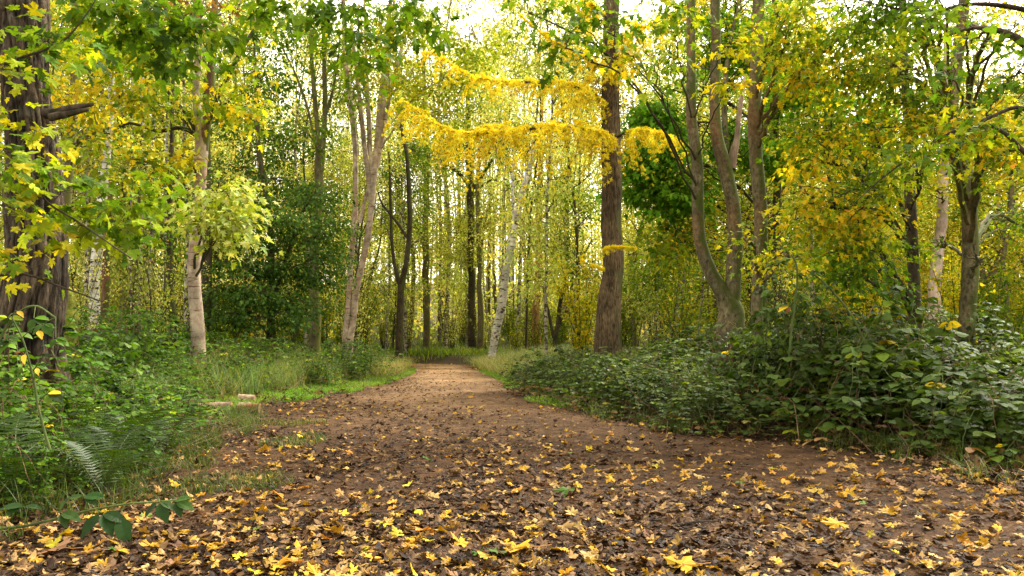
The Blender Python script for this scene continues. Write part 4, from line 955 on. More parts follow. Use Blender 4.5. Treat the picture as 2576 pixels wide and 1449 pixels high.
# ================================================================== brambles
def bramble(seed, rad, h, pal, nodes=900, size=.062, canes=26):
    rng = np.random.default_rng(seed); st = Acc(); lf = Acc(); nd = []; dr = []
    for k in range(canes):
        a = rng.uniform(0, TAU); R = rad * rng.uniform(.5, 1.1); H = h * rng.uniform(.6, 1.32)
        b = rng.normal(0, rad * .3, 3) * np.array([1, 1, 0])
        e = b * .3 + np.array([math.cos(a) * R, math.sin(a) * R, H * rng.uniform(.05, .6)])
        q = spline(np.array([b + (0, 0, -.08), b * .6 + e * .4 + np.array([0, 0, H * .85]), b * .3 + e * .75 + np.array([0, 0, H * .55]), e]), 22)
        q[1:] += rng.normal(0, .008, (21, 3)).cumsum(0)
        g_ = rng.random() < .4
        tube(st, q, np.linspace(.006, .002, 22), 4, m=0 if g_ else 1)
        nd.append(q[5:]); dr.append(np.gradient(q, axis=0)[5:])
    for k in range(60):                                     # dead stalks low down
        b = rng.normal(0, rad * .62, 3) * np.array([1, 1, 0]); e = b + rng.normal(0, .4, 3) * np.array([1, 1, .4]) + (0, 0, h * .35)
        tube(st, spline(np.array([b + (0, 0, -.05), (b + e) / 2 + rng.normal(0, .06, 3), e]), 6), np.linspace(.004, .002, 6), 3, m=1)
    nd = np.concatenate(nd); dr = np.concatenate(dr)
    n1 = int(nodes * .55); i = rng.integers(0, len(nd), n1)
    P = nd[i] + rng.normal(0, .025, (n1, 3)); D = np.cross(dr[i], (0, 0, 1)) * rng.choice([-1, 1], (n1, 1)) + dr[i] * .4
    n2 = nodes - n1
    u = unit(rng.normal(0, 1, (n2, 3)) * np.array([1, 1, .9])); u[:, 2] = abs(u[:, 2])
    Q = u * np.array([rad, rad, h]) * (rng.random((n2, 1)) ** .35) * (.92 + .22 * noise3(u * 3.1 + seed, 2)[:, None])
    P = np.vstack([P, Q]); D = np.vstack([D, u + rng.normal(0, .5, u.shape)])
    P[:, 2] = np.maximum(P[:, 2], .03)
    D = unit(D * np.array([1, 1, .2]) + (0, 0, 1e-4)); n = len(P)
    side = unit(np.cross(D, (0, 0, 1.)))
    cl = np.clip(.5 + .5 * noise3(P * 3 + seed, 7), 0, 1)
    col = pick(pal, n, rng, cl); sz = size * rng.uniform(.6, 1.3, n)
    # darker and browner low down inside
    dead = (rng.random(n) < .25 * (P[:, 2] < h * .3)); col[dead] = pick('brown', int(dead.sum()), rng)
    upn = np.array([0, 0, 1.]) + rng.normal(0, .38, (n, 3))
    for k, (s, f, sc) in enumerate([(0, 1.0, 1.1), (1, .35, .85), (-1, .35, .85)]):
        fw = D * f + side * s + np.array([0, 0, -.25])
        place(lf, OVAL, P + D * sz[:, None] * .35, fw, upn + rng.normal(0, .15, (n, 3)), sz * sc, col * rng.uniform(.85, 1.15, (n, 1)))
    return st.mesh('bramble canes', [M['grass2'], M['cane']]), lf.mesh('bramble leaves', M['bleaf'])
M['grass2'] = bark_mat('green cane', (.05, .08, .02), (.13, .16, .05), 30, 8, .2)
BR = {'big': [bramble(s, 1.0, .95, 'bramble', 700, .105) for s in (21, 22)], 'dark': [bramble(s, 1.0, .95, 'bramble', 1150, .070) for s in (1, 2, 3)], 'bright': [bramble(s, .95, .80, 'bright', 1000, .068) for s in (11, 12, 13)]}
def put_brambles(lst, kind, lab, grp):
    k = 0
    cnt = {}
    for (x, y, s, sz) in lst:
        words, u = near_words(x, y)
        stems_, leaves_ = BR['big' if kind == 'dark' and y < 7.3 and k % 4 != 3 else kind][k % (2 if kind == 'dark' and y < 7.3 and k % 4 != 3 else 3)]
        base = lab + ' in front, ' + words if y < 9 else lab + ' ' + words
        o = thing('bramble_bush', base, 'bush', (x, y, float(gz(x, y)) - .02), grp)
        link('stems', stems_, o); link('leaves', leaves_, o)
        o.scale = (s, s, s * sz); o.rotation_euler = (0, 0, r2.uniform(0, TAU)); k += 1
RB = []
for y, row in [(4.6, [1.0, 1.9]), (5.5, [.8, 1.9]), (6.4, [.75, 1.8]), (7.2, [.7, 1.75, 2.9]), (8.2, [.75, 1.9, 3.1]), (9.3, [.75, 1.9, 3.1, 4.4]), (10.6, [.95, 2.2, 3.5, 4.9]), (12.2, [1.3, 2.8, 4.3, 5.9]), (14.2, [1.9, 3.7, 5.5, 7.3]), (16.8, [3, 5, 7.2, 9.2])]:
    for k, o_ in enumerate(row):
        x = float(xr(y)) + o_ + r2.normal(0, .1)
        if x > .66 * y + .7: continue
        RB.append((x, y + r2.normal(0, .12), (.8 if k == 0 else 1.0) * r2.uniform(.85, 1.15), (.62 if k == 0 else .76) * r2.uniform(.75, 1.25) * (.9 if y < 7 else 1.0 if y < 10 else .8)))
RB += [(2.7, 7.7, .85, 1.3), (3.3, 8.3, .8, 1.0), (.95, 11.6, .7, .7), (.75, 12.8, .75, .7), (.9, 14.2, .8, .8), (.35, 14.9, .6, .7), (1.2, 10.2, .7, .75)]
put_brambles(RB, 'dark', 'dark green bramble bush', 'bramble thicket along the right side of the path')
LB = [(-2.45, 3.75, .45, .7), (-2.5, 4.3, .5, .8), (-2.75, 4.8, .6, .8), (-2.6, 5.4, .5, .7), (-3.3, 5.3, .7, .8), (-3.0, 6.0, .6, .75), (-2.95, 4.2, .6, .8)]
for y, row in [(4.6, [1.1]), (5.3, [.9, 1.7]), (6.1, [.8, 1.6]), (7.0, [.8, 1.7, 2.5]), (8.0, [.9, 1.9, 2.8]), (9.2, [1.1, 2.1, 3.2]), (10.6, [1.4, 2.4, 3.6, 4.6]), (12.2, [1.6, 2.8, 4.0, 5.4]), (14.0, [1.7, 3.1, 4.6, 6.2]), (16.2, [2.0, 3.8, 5.6, 7.6])]:
    for k, o_ in enumerate(row):
        x = float(xl(y)) - o_ + r2.normal(0, .1)
        if x < -.66 * y - .7: continue
        LB.append((x, y + r2.normal(0, .15), (.75 if k == 0 else .95) * r2.uniform(.9, 1.1), (.6 if k == 0 else .78) * r2.uniform(.8, 1.15) * (1 if y < 10 else 1.2)))
for y in (14.5, 15.8, 17.2, 18.6, 20.2, 22, 24):
    for o_ in (1.1, 2.6, 4.2):
        LB.append((float(xl(y)) - o_ + r2.normal(0, .3), y + r2.normal(0, .3), r2.uniform(.5, .85), r2.uniform(.6, .95)))
put_brambles(LB, 'bright', 'bright green bramble bush', 'low bramble and herb bushes along the left side of the path')

# ================================================================== ferns
def frond(seed, L=.62):
    rng = np.random.default_rng(seed); a = Acc()
    n = 27; s = np.linspace(0, 1, n)
    q = np.stack([.03 * np.sin(s * 3 + seed), s * L * .86, L * (.62 * s - .62 * s ** 2.2)], -1)
    tube(a, q, np.linspace(.004, .001, n), 4, col=(.12, .14, .04))
    for i in range(3, n):
        if rng.random() < .04: continue
        w = L * rng.uniform(.16, .20) * math.sin(math.pi * (.12 + .84 * s[i])) ** .8
        for sd in (-1, 1):
            m_ = max(4, int(w / .011))
            t = np.linspace(0, 1, m_ * 2 + 1)
            fx = sd * t * w; sk = .25 + rng.normal(0, .09); fy = t * w * sk; fz = -(.22 + rng.normal(0, .12)) * t * t * w
            hw = .0062 * (1 - t * .8) * np.where(np.arange(len(t)) % 2, 1.25, .55)
            V = np.concatenate([np.stack([fx, fy + hw, fz + .002], -1), np.stack([fx, fy - hw, fz + .002], -1)]) + q[i]
            k = len(t); j = np.arange(k - 1)
            c = np.array((.034, .072, .007)) * rng.uniform(.8, 1.25)
            a.add(V, None, np.stack([j, j + 1, j + 1 + k, j + k], -1), c)
    return a.mesh('fern frond', M['fern'])
FR = [frond(s, L) for s, L in ((1, .62), (2, .70), (3, .54))]
FERNS = [(330, 1075, 4.6, 1.0, 'fern with arching fronds at the left path edge, in front of the log'), (150, 1110, 4.3, 1.0, 'fern with long fronds near the left edge, low in the undergrowth'), (40, 1060, 4.5, 1.05, 'fern at the very left edge below the rugged trunk'),
         (260, 1160, 4.0, .85, 'small dark fern closest to the leaf litter at left'), (420, 1080, 5.4, .8, 'small fern half hidden in grass left of the path'), (30, 1200, 3.7, .9, 'lowest fern at the left edge beside the leaf litter'), (2560, 1110, 5.4, .7, 'fern under the brambles at the right edge')]
for (u, v, d, s, lab) in FERNS:
    x = at(u, v, d)[0]
    o = thing('fern', lab, 'fern', (x, d, float(gz(x, d))), 'ferns in the undergrowth')
    n = 9
    for k in range(n):
        f = link('frond', FR[k % 3], o); f.rotation_euler = (r2.uniform(.35, .85), 0, k / n * TAU + r2.normal(0, .2)); z = r2.uniform(.8, 1.15); f.scale = (z, z, z)
    o.scale = (s, s, s)

# ================================================================== grasses
def blades(name, label, cat, P, h, w, cols, lean, seed, curve=.5):
    rng = np.random.default_rng(seed); n = len(P)
    H = h * rng.uniform(.5, 1.3, n); az = rng.uniform(0, TAU, n); ln = lean * rng.uniform(.2, 1.6, n)
    f = np.stack([np.cos(az), np.sin(az), 0 * az], -1); sd = np.stack([-np.sin(az), np.cos(az), 0 * az], -1)
    K = 4; V = np.zeros((n, K * 2 + 1, 3))
    for i in range(K):
        t = i / K
        c = P + np.array([0, 0, 1]) * (H * (t - curve * .5 * ln * t * t))[:, None] + f * (H * ln * t ** 1.8)[:, None]
        ww = (w * (1 - t * .6) / 2)
        V[:, 2 * i] = c - sd * ww; V[:, 2 * i + 1] = c + sd * ww
    V[:, -1] = P + np.array([0, 0, 1]) * (H * (1 - curve * .5 * ln))[:, None] + f * (H * ln)[:, None]
    T = []
    for i in range(K - 1):
        T += [(2 * i, 2 * i + 1, 2 * i + 3), (2 * i, 2 * i + 3, 2 * i + 2)]
    T.append((2 * K - 2, 2 * K - 1, 2 * K))
    T = np.array(T); k = 2 * K + 1
    col = pick(cols, n, rng, np.clip(.5 + .5 * noise3(P * 2, 4), 0, 1))
    a = Acc(); a.add(V.reshape(-1, 3), (T[None] + (np.arange(n) * k)[:, None, None]).reshape(-1, 3), None, np.repeat(col, k, 0))
    tag(link(name, a.mesh(name, M['grass'])), label, cat, kind='stuff')
PAL['verge'] = [((.10, .25, .015), 3), ((.19, .37, .022), 4), ((.30, .44, .04), 1.5), ((.30, .22, .07), .6), ((.35, .33, .10), .3)]
PAL['straw'] = [((.42, .35, .15), 2.5), ((.56, .46, .24), 1.5), ((.30, .22, .10), .8), ((.24, .34, .08), 5)]
PAL['greygrass'] = [((.10, .20, .06), 3), ((.18, .28, .09), 3), ((.32, .32, .14), 1.5), ((.42, .34, .17), 1)]
PAL['dullgrass'] = [((.045, .085, .010), 4), ((.085, .13, .015), 3), ((.25, .22, .07), 1.6), ((.15, .09, .03), .8)]
PAL['shortgrass'] = PAL['verge']
r3 = np.random.default_rng(31)
def strip(side, y0, y1, a0, a1, n, z=0, gate=None, p=1.0):
    y = r3.uniform(y0, y1, n); o_ = a0 + (a1 - a0) * r3.random(n) ** p
    x = xl(y) - o_ if side < 0 else xr(y) + o_
    if gate is not None:
        k = noise3(np.stack([x * 1.4, y * 1.4, 0 * x], -1), gate) > -.15
        x, y = x[k], y[k]
    return np.stack([x, y, gz(x, y) - .01], -1)
def beyond(n):
    y = r3.uniform(34, 62, n); x = r3.uniform(-.5, .5, n) * y * .9
    k = (off(x, y) > .1) | (y > 38)
    x, y = x[k], y[k]
    return np.stack([x, y, gz(x, y) - .01], -1)
def tuft(side, y0, y1, a0, a1, n):
    y = r3.uniform(y0, y1, n); o_ = a0 + (a1 - a0) * r3.random(n)
    x = xl(y) - o_ if side < 0 else xr(y) + o_
    k = r3.integers(12, 60, n); X = np.repeat(x, k) + r3.normal(0, .045, k.sum()); Y = np.repeat(y, k) + r3.normal(0, .045, k.sum())
    return np.stack([X, Y, gz(X, Y) - .01], -1)
blades('grass', 'short bright green grass verges on both sides of the far path', 'grass', np.vstack([strip(-1, 8.6, 26, -.12, 1.1, 34000, gate=61, p=1.2), strip(1, 8.8, 24, -.10, .9, 19000, gate=62, p=1.2), strip(-1, 8.6, 26, .1, 1.1, 9000), strip(1, 8.8, 24, .1, .9, 5000)]), .085, .006, 'verge', .8, 1)
blades('dry_grass', 'straw-coloured dry grass beside the far end of the path', 'grass', np.vstack([strip(-1, 13, 33, .7, 3.6, 15000, gate=5), strip(1, 11.5, 33, .6, 3.6, 16000, gate=6), strip(-1, 18, 31, .12, .9, 3800), strip(1, 18, 31, .12, .8, 3500), strip(-1, 11, 16, 5, 7.5, 2500, gate=9)]),   .44, .008, 'straw', .9, 2)
blades('long_grass', 'long grey-green grass on the banks of the path', 'grass', np.vstack([strip(-1, 8.5, 17, .8, 3.4, 15000, gate=7), strip(1, 9, 17, .6, 1.8, 5000, gate=8), strip(-1, 17, 33, .8, 4, 9000, gate=21), strip(1, 17, 33, .8, 4, 9000, gate=22)]), .48, .007, 'greygrass', .9, 3)
blades('edge_grass', 'loose dark grass tufts along the near path edges', 'grass', np.vstack([tuft(-1, 3.0, 8.8, -.30, .8, 150), tuft(1, 3.6, 9, -.15, .7, 85)]), .17, .004, 'dullgrass', 1.0, 4)
blades('path_grass', 'sparse low grass creeping in from the left path edge', 'grass', (lambda P: P[noise3(P * 3.0, 18) > .35])(strip(-1, 3.8, 8.5, -1.0, 0, 14000)), .07, .004, 'dullgrass', .7, 5)
blades('wood_floor_plants', 'low herbs and grass covering the wood floor', 'undergrowth', np.vstack([strip(-1, 11, 44, 1.2, 16, 30000), strip(1, 11, 44, 1.2, 17, 30000), np.stack([(lambda y: r3.uniform(-.7, .7, 9000) * y)(np.linspace(40, 60, 9000)), np.linspace(40, 60, 9000), np.full(9000, .3)], -1), beyond(26000)]), .34, .03, 'mid', .8, 6)

# ================================================================== fallen leaves
def litter(name, label, xy, size, pal, lift, tilt, seed, tpl=None, kind='stuff'):
    rng = np.random.default_rng(seed); n = len(xy)
    x, y = xy[:, 0], xy[:, 1]
    P = np.stack([x, y, gz(x, y) * (off(x, y) > 0) + roll(x, y) * (off(x, y) <= 0) + .012 + lift * rng.random(n)], -1)
    az = rng.uniform(0, TAU, n)
    f = np.stack([np.cos(az), np.sin(az), rng.normal(0, tilt, n)], -1)
    up = np.array([0, 0, 1.]) + rng.normal(0, tilt, (n, 3))
    flip = np.where(rng.random(n) < .5, 1, -1)[:, None]
    sz = size * rng.uniform(.45, 1.2, n)
    a = Acc(); place(a, tpl or CURL, P, f, up * flip, sz, pick(pal, n, rng))
    tag(link(name, a.mesh(name, M['litter'])), label, 'leaves', kind=kind)
CURL = [fan(maple_outline(), dr, fo, wv, ph) for dr, fo, wv, ph in ((.35, .20, .07, 0), (-.25, .15, .08, 1), (.1, -.3, .09, 2), (.5, .1, .05, 3), (-.1, .35, .06, 4), (.2, .05, .10, 5))]
FLAT_ = [fan(oval_outline(.34), .3, .2, .06, p) for p in (0, 2)] + [fan(maple_outline(False), .3, .2, .08, 1), fan(maple_outline(False), -.3, .1, .08, 3)]
PAL['mudleaf'] = [((.024, .012, .006), 4), ((.052, .026, .011), 4), ((.10, .052, .022), 3), ((.20, .115, .045), 2), ((.34, .21, .075), 1.2)]
PAL['yleaf'] = [((.44, .25, .018), 4), ((.46, .28, .045), 3), ((.44, .28, .08), 3), ((.50, .24, .03), 1.6), ((.34, .19, .06), 2.4), ((.66, .55, .04), .8), ((.16, .22, .04), .12)]
def scat(n, y0, y1, dens, pw=1.0, inside=-.0):
    y = y0 + (y1 - y0) * r3.random(n) ** pw
    x = r3.uniform(-.70, .70, n) * y
    o_ = off(x, y)
    k = r3.random(n) < dens(x, y, o_)
    return np.stack([x[k], y[k]], -1)
def d_brown(x, y, o_):
    t = (x - xl(y)) / (xr(y) - xl(y))
    left = np.clip(1.15 - 1.35 * t, .0, 1) + .55 * np.exp(-((1 - t) / .12) ** 2)
    near = np.clip((6.2 - y) / 4, 0, 1) * .45
    c = .55 + .45 * noise3(np.stack([x * 1.1, y * 1.1, 0 * x], -1), 41)
    far = np.clip(1.25 - (y - 4) / 16, .25, 1)
    return np.where(o_ > .5, 0.0, np.where(o_ > 0, .5 * far, np.clip((left + near) * c * 1.7, .12, 1) * far))
def d_yel(x, y, o_):
    t = (x - xl(y)) / (xr(y) - xl(y))
    c = np.clip(.55 + .7 * noise3(np.stack([x * 1.3, y * 1.3, 0 * x], -1), 43), .1, 1)
    base = .45 + .3 * np.exp(-((t - .35) / .3) ** 2) + .7 * np.exp(-((1 - t) / .07) ** 2)
    return np.where(o_ > .35, 0.0, np.clip(base * c, 0, 1) * np.clip(1.2 - (y - 3) / 16, .12, 1))
litter('leaf_litter', 'dark brown rotting leaf litter trodden into the path', scat(60000, 2.0, 26, d_brown, 1.5), .045, 'mudleaf', .012, .22, 51, FLAT_ + CURL[:3])
litter('leaf_litter', 'scattered small yellow fallen leaves over the whole path', scat(17000, 2.0, 27, d_yel, 1.5), .043, 'yleaf', .018, .30, 52)
litter('leaf_crumbs', 'crumbs of broken leaf and bark on the trodden path', scat(32000, 2.0, 22, lambda x, y, o_: np.where(o_ > .1, 0, .75), 1.5), .020, 'mudleaf', .004, .25, 53, [OVAL_LOW, ROUND_LOW])
litter('leaf_litter', 'brown leaf drift under the brambles and trees', np.vstack([scat(16000, 2.5, 14, lambda x, y, o_: np.where((o_ > 0) & (o_ < 2), .8, 0), 1.3)]), .075, 'mudleaf', .03, .35, 54)
litter('leaf_litter', 'orange-yellow leaf scatter where the path meets the wood', scat(9000, 20, 42, lambda x, y, o_: np.where(o_ > .6, 0, .9), .8), .075, 'yleaf', .01, .2, 55, FLAT_)

# the nearest fallen leaves, one by one
LM = {}
rl = np.random.default_rng(71)
def leaf_mesh(kind, cols, fine=True, hue=None):
    out = []
    for k in range(5):
        V, T = fan(maple_outline(), *[(.4, .22, .06, 0), (-.3, .2, .08, 1.5), (.15, -.3, .09, 2.5), (.55, .1, .06, 3.5), (0, .35, .07, 5)][k])
        a = Acc()
        c = np.array(cols[k % len(cols)])
        cc = np.tile(c, (len(V), 1)); cc[-1] *= .75
        cc *= rl.uniform(.75, 1.2, (len(V), 1))
        a.add(V, T, None, cc)
        # petiole
        tube(a, np.array([(0, .02, 0), (.02, -.2, -.03), (.06, -.5, -.02)]), .012, 4, col=(.45, .22, .08))
        out.append(a.mesh('fallen leaf ' + kind, M['litter']))
    return out
LM['yellow'] = leaf_mesh('yellow', [(.52, .31, .020), (.46, .26, .022), (.54, .35, .04)])
LM['pale'] = leaf_mesh('pale', [(.48, .33, .11), (.40, .25, .08)])
LM['orange'] = leaf_mesh('orange', [(.55, .24, .03), (.60, .32, .03)])
LM['brown'] = leaf_mesh('brown', [(.22, .11, .05), (.30, .16, .08), (.16, .085, .05)])
LM['green'] = leaf_mesh('green', [(.06, .125, .012), (.09, .16, .018)])
def fallen(kind, x, y, size, label, grp, tilt=.18, az=None, k=None, lift=.012):
    z = float(gz(x, y)) + .014 + lift if off(x, y) > 0 else float(roll(x, y)) + .014 + lift
    o = link('fallen_leaf', LM[kind][rl.integers(5) if k is None else k], None, (x, y, z))
    o.scale = (size,) * 3
    o.rotation_euler = (rl.normal(0, tilt) + (math.pi if rl.random() < .3 and k is None else 0), rl.normal(0, tilt), rl.uniform(0, TAU) if az is None else az)
    tag(o, label, 'leaf', grp)
def gpt(u, v):
    d = CAM[2] / ((v - 724.5) / FPX) if False else None
    lo, hi = 1.0, 60.0
    for _ in range(40):
        m_ = (lo + hi) / 2
        if at(u, v, m_)[2] > 0.01: lo = m_
        else: hi = m_
    return at(u, v, lo)[:2]
SPECIAL = [('green', 1232, 1408, .105, 'fresh green maple leaf lying near the bottom edge of the path'), ('green', 1430, 1238, .10, 'dull green leaf lying in the middle of the path'), ('yellow', 1335, 1395, .15, 'large folded yellow leaf at the bottom just right of the green leaf'),
           ('yellow', 1750, 1600 - 160, .12, 'big yellow leaf cut by the bottom edge, right of centre'), ('yellow', 2105, 1325, .085, 'bright lemon yellow leaf alone on the right half of the path'), ('orange', 330, 1322, .13, 'large ochre leaf under the dark bramble shoot at left'),
           ('brown', 165, 1400, .13, 'big russet leaf in the bottom left corner'), ('green', 275, 1405, .075, 'small green leaf in the bottom left litter'), ('green', 1065, 1160, .07, 'small green leaf standing in the litter left of centre'), ('yellow', 1255, 1385, .001, '')]
for kd, u, v, s, lab in SPECIAL[:-1]:
    x, y = gpt(u, v); fallen(kd, x, y, s, lab, None, .10, k=0, lift=.02)
cands = scat(5200, 2.25, 5.6, d_yel, 1.1)
n = 0; taken = []
for (x, y) in cands:
    if n >= 285: break
    if abs(x) > .66 * y: continue
    if taken and min((x - a) ** 2 + (y - b) ** 2 for a, b in taken[-160:]) < .0036: continue
    kd = rl.choice(['yellow', 'pale', 'orange', 'brown', 'green'], p=[.44, .26, .12, .155, .025])
    taken.append((x, y)); n += 1
    fallen(kd, x, y, rl.uniform(.038, .070), {'yellow': 'yellow maple leaf fallen on the near path litter', 'pale': 'pale buff maple leaf fallen on the near path litter', 'orange': 'orange maple leaf fallen on the near path litter', 'brown': 'curled brown maple leaf fallen on the near path litter', 'green': 'greenish maple leaf fallen on the near path litter'}[kd],
           kd + ' fallen leaves on the near path')

# ================================================================== small things
M['logbark'] = bark_mat('weathered log bark', (.16, .09, .05), (.50, .38, .24), 16, 16, .6, .02, moss=.45, marks=(8, 8, 8), mark_hi=.62, mark_col=(.35, .12, .05))
def log(name, label, pts, d, bark, grp=None):
    a = Acc(); P = stem_pts(pts, d); P[:, 2] = np.array([gz(p[0], p[1]) for p in P]) + P[:, 3] * .9 + np.array([(pts[i][4] if len(pts[i]) > 4 else 0) for i in range(len(pts))])
    S = make_stem(a, P, seg=18, rough=.10, seed=7, ground=False, step=.03)
    b = P[0, :3]
    o = thing(name, label, 'log', b, grp)
    link('bark', a.mesh('log bark', M[bark], b, True), o)
    c = Acc()
    for e, dd in ((S[0], S[0] - S[1]), (S[-1], S[-1] - S[-2])):
        n_ = unit(dd[:3]); A = unit(np.cross(n_, (0, 0, 1.))); B = np.cross(n_, A); th = np.linspace(0, TAU, 18, endpoint=False)
        V = e[:3] + n_ * .004 + (np.cos(th)[:, None] * A + np.sin(th)[:, None] * B) * e[3] * .96
        c.add(np.vstack([V, e[:3] + n_ * .006]), [[i, (i + 1) % 18, 18] for i in range(18)])
    link('cut_end', c.mesh('log end', M['cutwood'], b), o)
log('birch_log', 'short cut birch log with reddish patches lying on the left verge', [(598, 1016, 28), (625, 1009, 29), (652, 1000, 27)], 8.9, 'logbark')
log('fallen_branch', 'long pale fallen branch lying behind the birch log', [(470, 968, 14), (510, 985, 17), (545, 1000, 20), (580, 1012, 22)], 9.4, 'deadwood')
log('log', 'stubby grey log end poking from grass behind the birch log', [(600, 985, 22), (640, 972, 20)], 10.6, 'deadwood')

# bramble shoots in the left foreground
def shoot(label, cane, d, leaves, pal, w=9, name='bramble_shoot'):
    P = stem_pts([(u, v, w * (1 - .07 * i)) for i, (u, v) in enumerate(cane)], d)
    b = P[0, :3].copy(); b[2] = gz(b[0], b[1])
    a = Acc(); make_stem(a, P, seg=6, ground=False, step=.02, rough=.05)
    o = thing(name, label, 'plant', b)
    rng = np.random.default_rng(len(cane) * 7 + abs(int(cane[0][0])))
    lf = Acc()
    for (u, v, s, n_, rot, pc) in leaves:
        c = at(u, v, d - .03); near = P[np.argmin(((P[:, :3] - c) ** 2).sum(1)), :3]
        tube(a, spline(np.array([near, (near + c) / 2 + (0, 0, .01), c]), 5), .0022, 4)
        for k in range(n_):
            an = rot + (k - (n_ - 1) / 2) * 1.15
            f = np.array([[math.sin(an), -.35 + .3 * math.cos(an), .35 * math.cos(an) - .2]])
            V, T = strip_leaf(.27, 10, .16, .35); V = V * (1 + .05 * rng.normal(0, 1, (len(V), 1)))
            place(lf, (V, T), c[None] + f * s * .12, f, np.array([[0, -.45, 1.]]) + rng.normal(0, .15, (1, 3)), np.array([s * rng.uniform(.75, 1.0) * (1.15 if k == n_ // 2 else .9)]), np.array([pick(pc or pal, 1, rng)[0]]))
    link('cane', a.mesh('shoot cane', M['grass2'], b, True), o)
    link('leaves', lf.mesh('shoot leaves', M['bleaf'], b), o)
PAL['deep'] = [((.022, .058, .010), 2), ((.04, .085, .014), 2)]
shoot('trailing dark bramble shoot with large leaflets low in the left foreground', [(-60, 1338), (0, 1330), (70, 1322), (140, 1305), (220, 1285), (320, 1268), (400, 1262), (470, 1255)], 3.1,
      [(150, 1290, .085, 3, 1.2, None), (255, 1290, .11, 3, 2.4, None), (300, 1300, .10, 1, 2.6, None), (400, 1262, .075, 3, 2.6, None), (440, 1262, .07, 3, 1.4, None), (60, 1275, .08, 3, -.6, None), (210, 1250, .08, 3, .5, None)], 'deep')
PAL['yel1'] = [((.66, .42, .03), 1), ((.62, .45, .05), 1)]
shoot('upright bramble cane with round yellow leaves at the left edge', [(125, 1130), (110, 1080), (95, 1020), (85, 960), (70, 900), (55, 850), (30, 800)], 3.0,
      [(62, 890, .036, 1, 2.9, 'yel1'), (92, 925, .034, 1, 2.6, 'yel1'), (42, 782, .040, 1, 2.0, 'yel1'), (110, 815, .06, 3, 2.4, 'bright'), (30, 860, .06, 3, -1.5, 'bright'), (120, 990, .06, 3, 1.6, 'bright')], 'bright', 7)
shoot('second bramble cane with green leaves crossing the foot of the rugged trunk', [(-60, 960), (0, 850), (40, 790), (90, 770), (140, 800)], 3.2,
      [(85, 800, .07, 3, 1.8, 'bright'), (20, 800, .06, 3, -.4, 'lime'), (140, 850, .06, 3, 2.0, 'bright'), (95, 830, .05, 1, 2.4, 'yel1')], 'bright', 7)
shoot('arching bramble cane standing above the right thicket, left one', [(1985, 900), (1990, 830), (2000, 760), (2005, 700), (2003, 665), (1990, 640)], 6.8, [(2005, 690, .09, 3, 1.5, None), (1990, 650, .09, 3, -1, None), (2010, 740, .09, 3, 2, None), (1985, 770, .09, 3, -1.6, None)], 'bramble', 6)
shoot('arching bramble cane standing above the right thicket, right one', [(2190, 900), (2170, 850), (2140, 790), (2100, 740), (2060, 700), (2030, 680)], 6.7, [(2165, 800, .09, 3, 1.5, None), (2090, 720, .09, 3, -1, None), (2040, 680, .09, 3, 2, None), (2180, 860, .09, 3, 1.6, None)], 'bramble', 6)

# sticks lying in the litter
for i, (u, v, L_, az, lab) in enumerate([(1690, 1330, .22, .3, 'thin stick on the path right of centre'), (780, 1300, .18, 1.2, 'thin stick in the litter left of centre'), (700, 1395, .25, .5, 'thin dark stick near the bottom of the litter'), (2200, 1200, .3, -.4, 'bare stick at the foot of the right brambles')]):
    x, y = gpt(u, v); a = Acc(); z = float(roll(x, y)) + .02
    q = np.array([(0, 0, 0), (L_ * .5 * math.cos(az), L_ * .5 * math.sin(az), .01), (L_ * math.cos(az + .1), L_ * math.sin(az + .1), 0)])
    tube(a, spline(q, 8), np.linspace(.006, .003, 8), 6)
    tag(link('stick', a.mesh('stick', M['twig']), None, (x, y, z)), lab, 'stick')

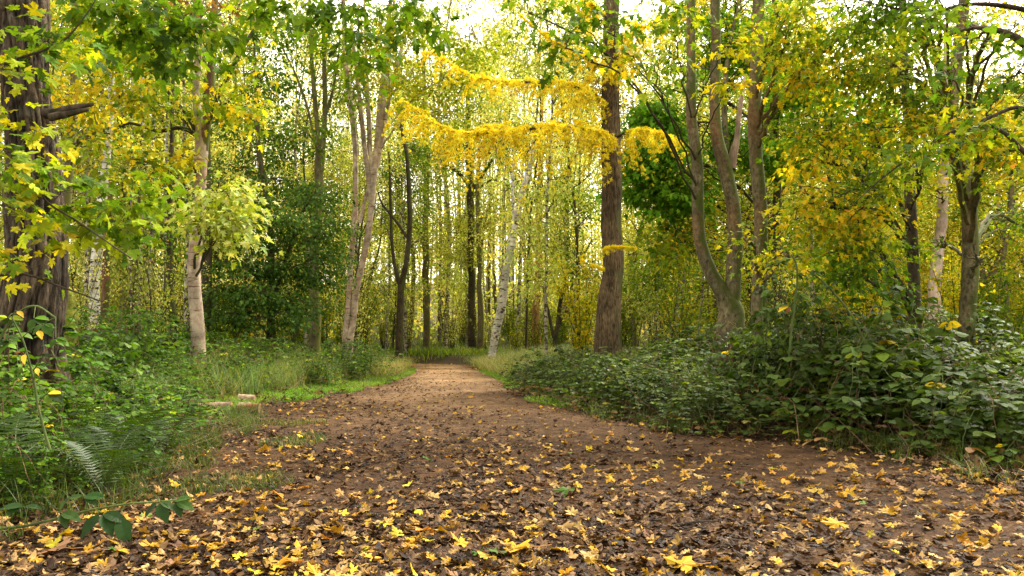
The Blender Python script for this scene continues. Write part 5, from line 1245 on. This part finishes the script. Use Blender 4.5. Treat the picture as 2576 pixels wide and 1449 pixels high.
# ================================================================== light, sky, camera
SUN_EL, SUN_AZ = math.radians(50), math.radians(40)      # azimuth clockwise from +Y
w = bpy.data.worlds.new('World'); bpy.context.scene.world = w; w.use_nodes = True
nt = w.node_tree; nt.nodes.clear()
out = nt.nodes.new('ShaderNodeOutputWorld'); bg = nt.nodes.new('ShaderNodeBackground'); sky = nt.nodes.new('ShaderNodeTexSky'); hs = nt.nodes.new('ShaderNodeHueSaturation')
sky.sky_type = 'NISHITA'; sky.sun_disc = False; sky.sun_elevation = SUN_EL; sky.sun_rotation = SUN_AZ; sky.air_density = 1.0; sky.dust_density = 3.0; sky.ozone_density = 1.0
hs.inputs['Saturation'].default_value = .06; hs.inputs['Value'].default_value = 4.2
bg.inputs['Strength'].default_value = .15
wm = nt.nodes.new('ShaderNodeVectorMath'); wm.operation = 'MULTIPLY'; wm.inputs[1].default_value = (1.07, 1.0, .87)
nt.links.new(sky.outputs[0], hs.inputs['Color']); nt.links.new(hs.outputs[0], wm.inputs[0]); nt.links.new(wm.outputs[0], bg.inputs['Color']); nt.links.new(bg.outputs[0], out.inputs['Surface'])
sd = bpy.data.lights.new('sun', 'SUN'); sd.energy = 5.0; sd.angle = math.radians(10); sd.color = (1, .94, .82)
so = bpy.data.objects.new('sun', sd); C.objects.link(so)
dirv = Vector((math.sin(SUN_AZ) * math.cos(SUN_EL), math.cos(SUN_AZ) * math.cos(SUN_EL), math.sin(SUN_EL)))
so.rotation_euler = dirv.to_track_quat('Z', 'Y').to_euler(); so.location = dirv * 50

cd = bpy.data.cameras.new('camera'); cam = bpy.data.objects.new('camera', cd); C.objects.link(cam)
cam.location = CAM; cam.rotation_euler = (math.pi / 2 + PITCH, 0, 0)
cd.lens = FPX / 2576 * 36; cd.sensor_width = 36; cd.clip_end = 1500; cd.clip_start = .05
sc = bpy.context.scene; sc.camera = cam
sc.view_settings.view_transform = 'Standard'; sc.view_settings.look = 'None'; sc.view_settings.exposure = 0; sc.view_settings.gamma = 1
cy = sc.cycles
cy.max_bounces = 7; cy.diffuse_bounces = 5; cy.glossy_bounces = 2; cy.transmission_bounces = 4; cy.transparent_max_bounces = 4; cy.caustics_reflective = False; cy.caustics_refractive = False
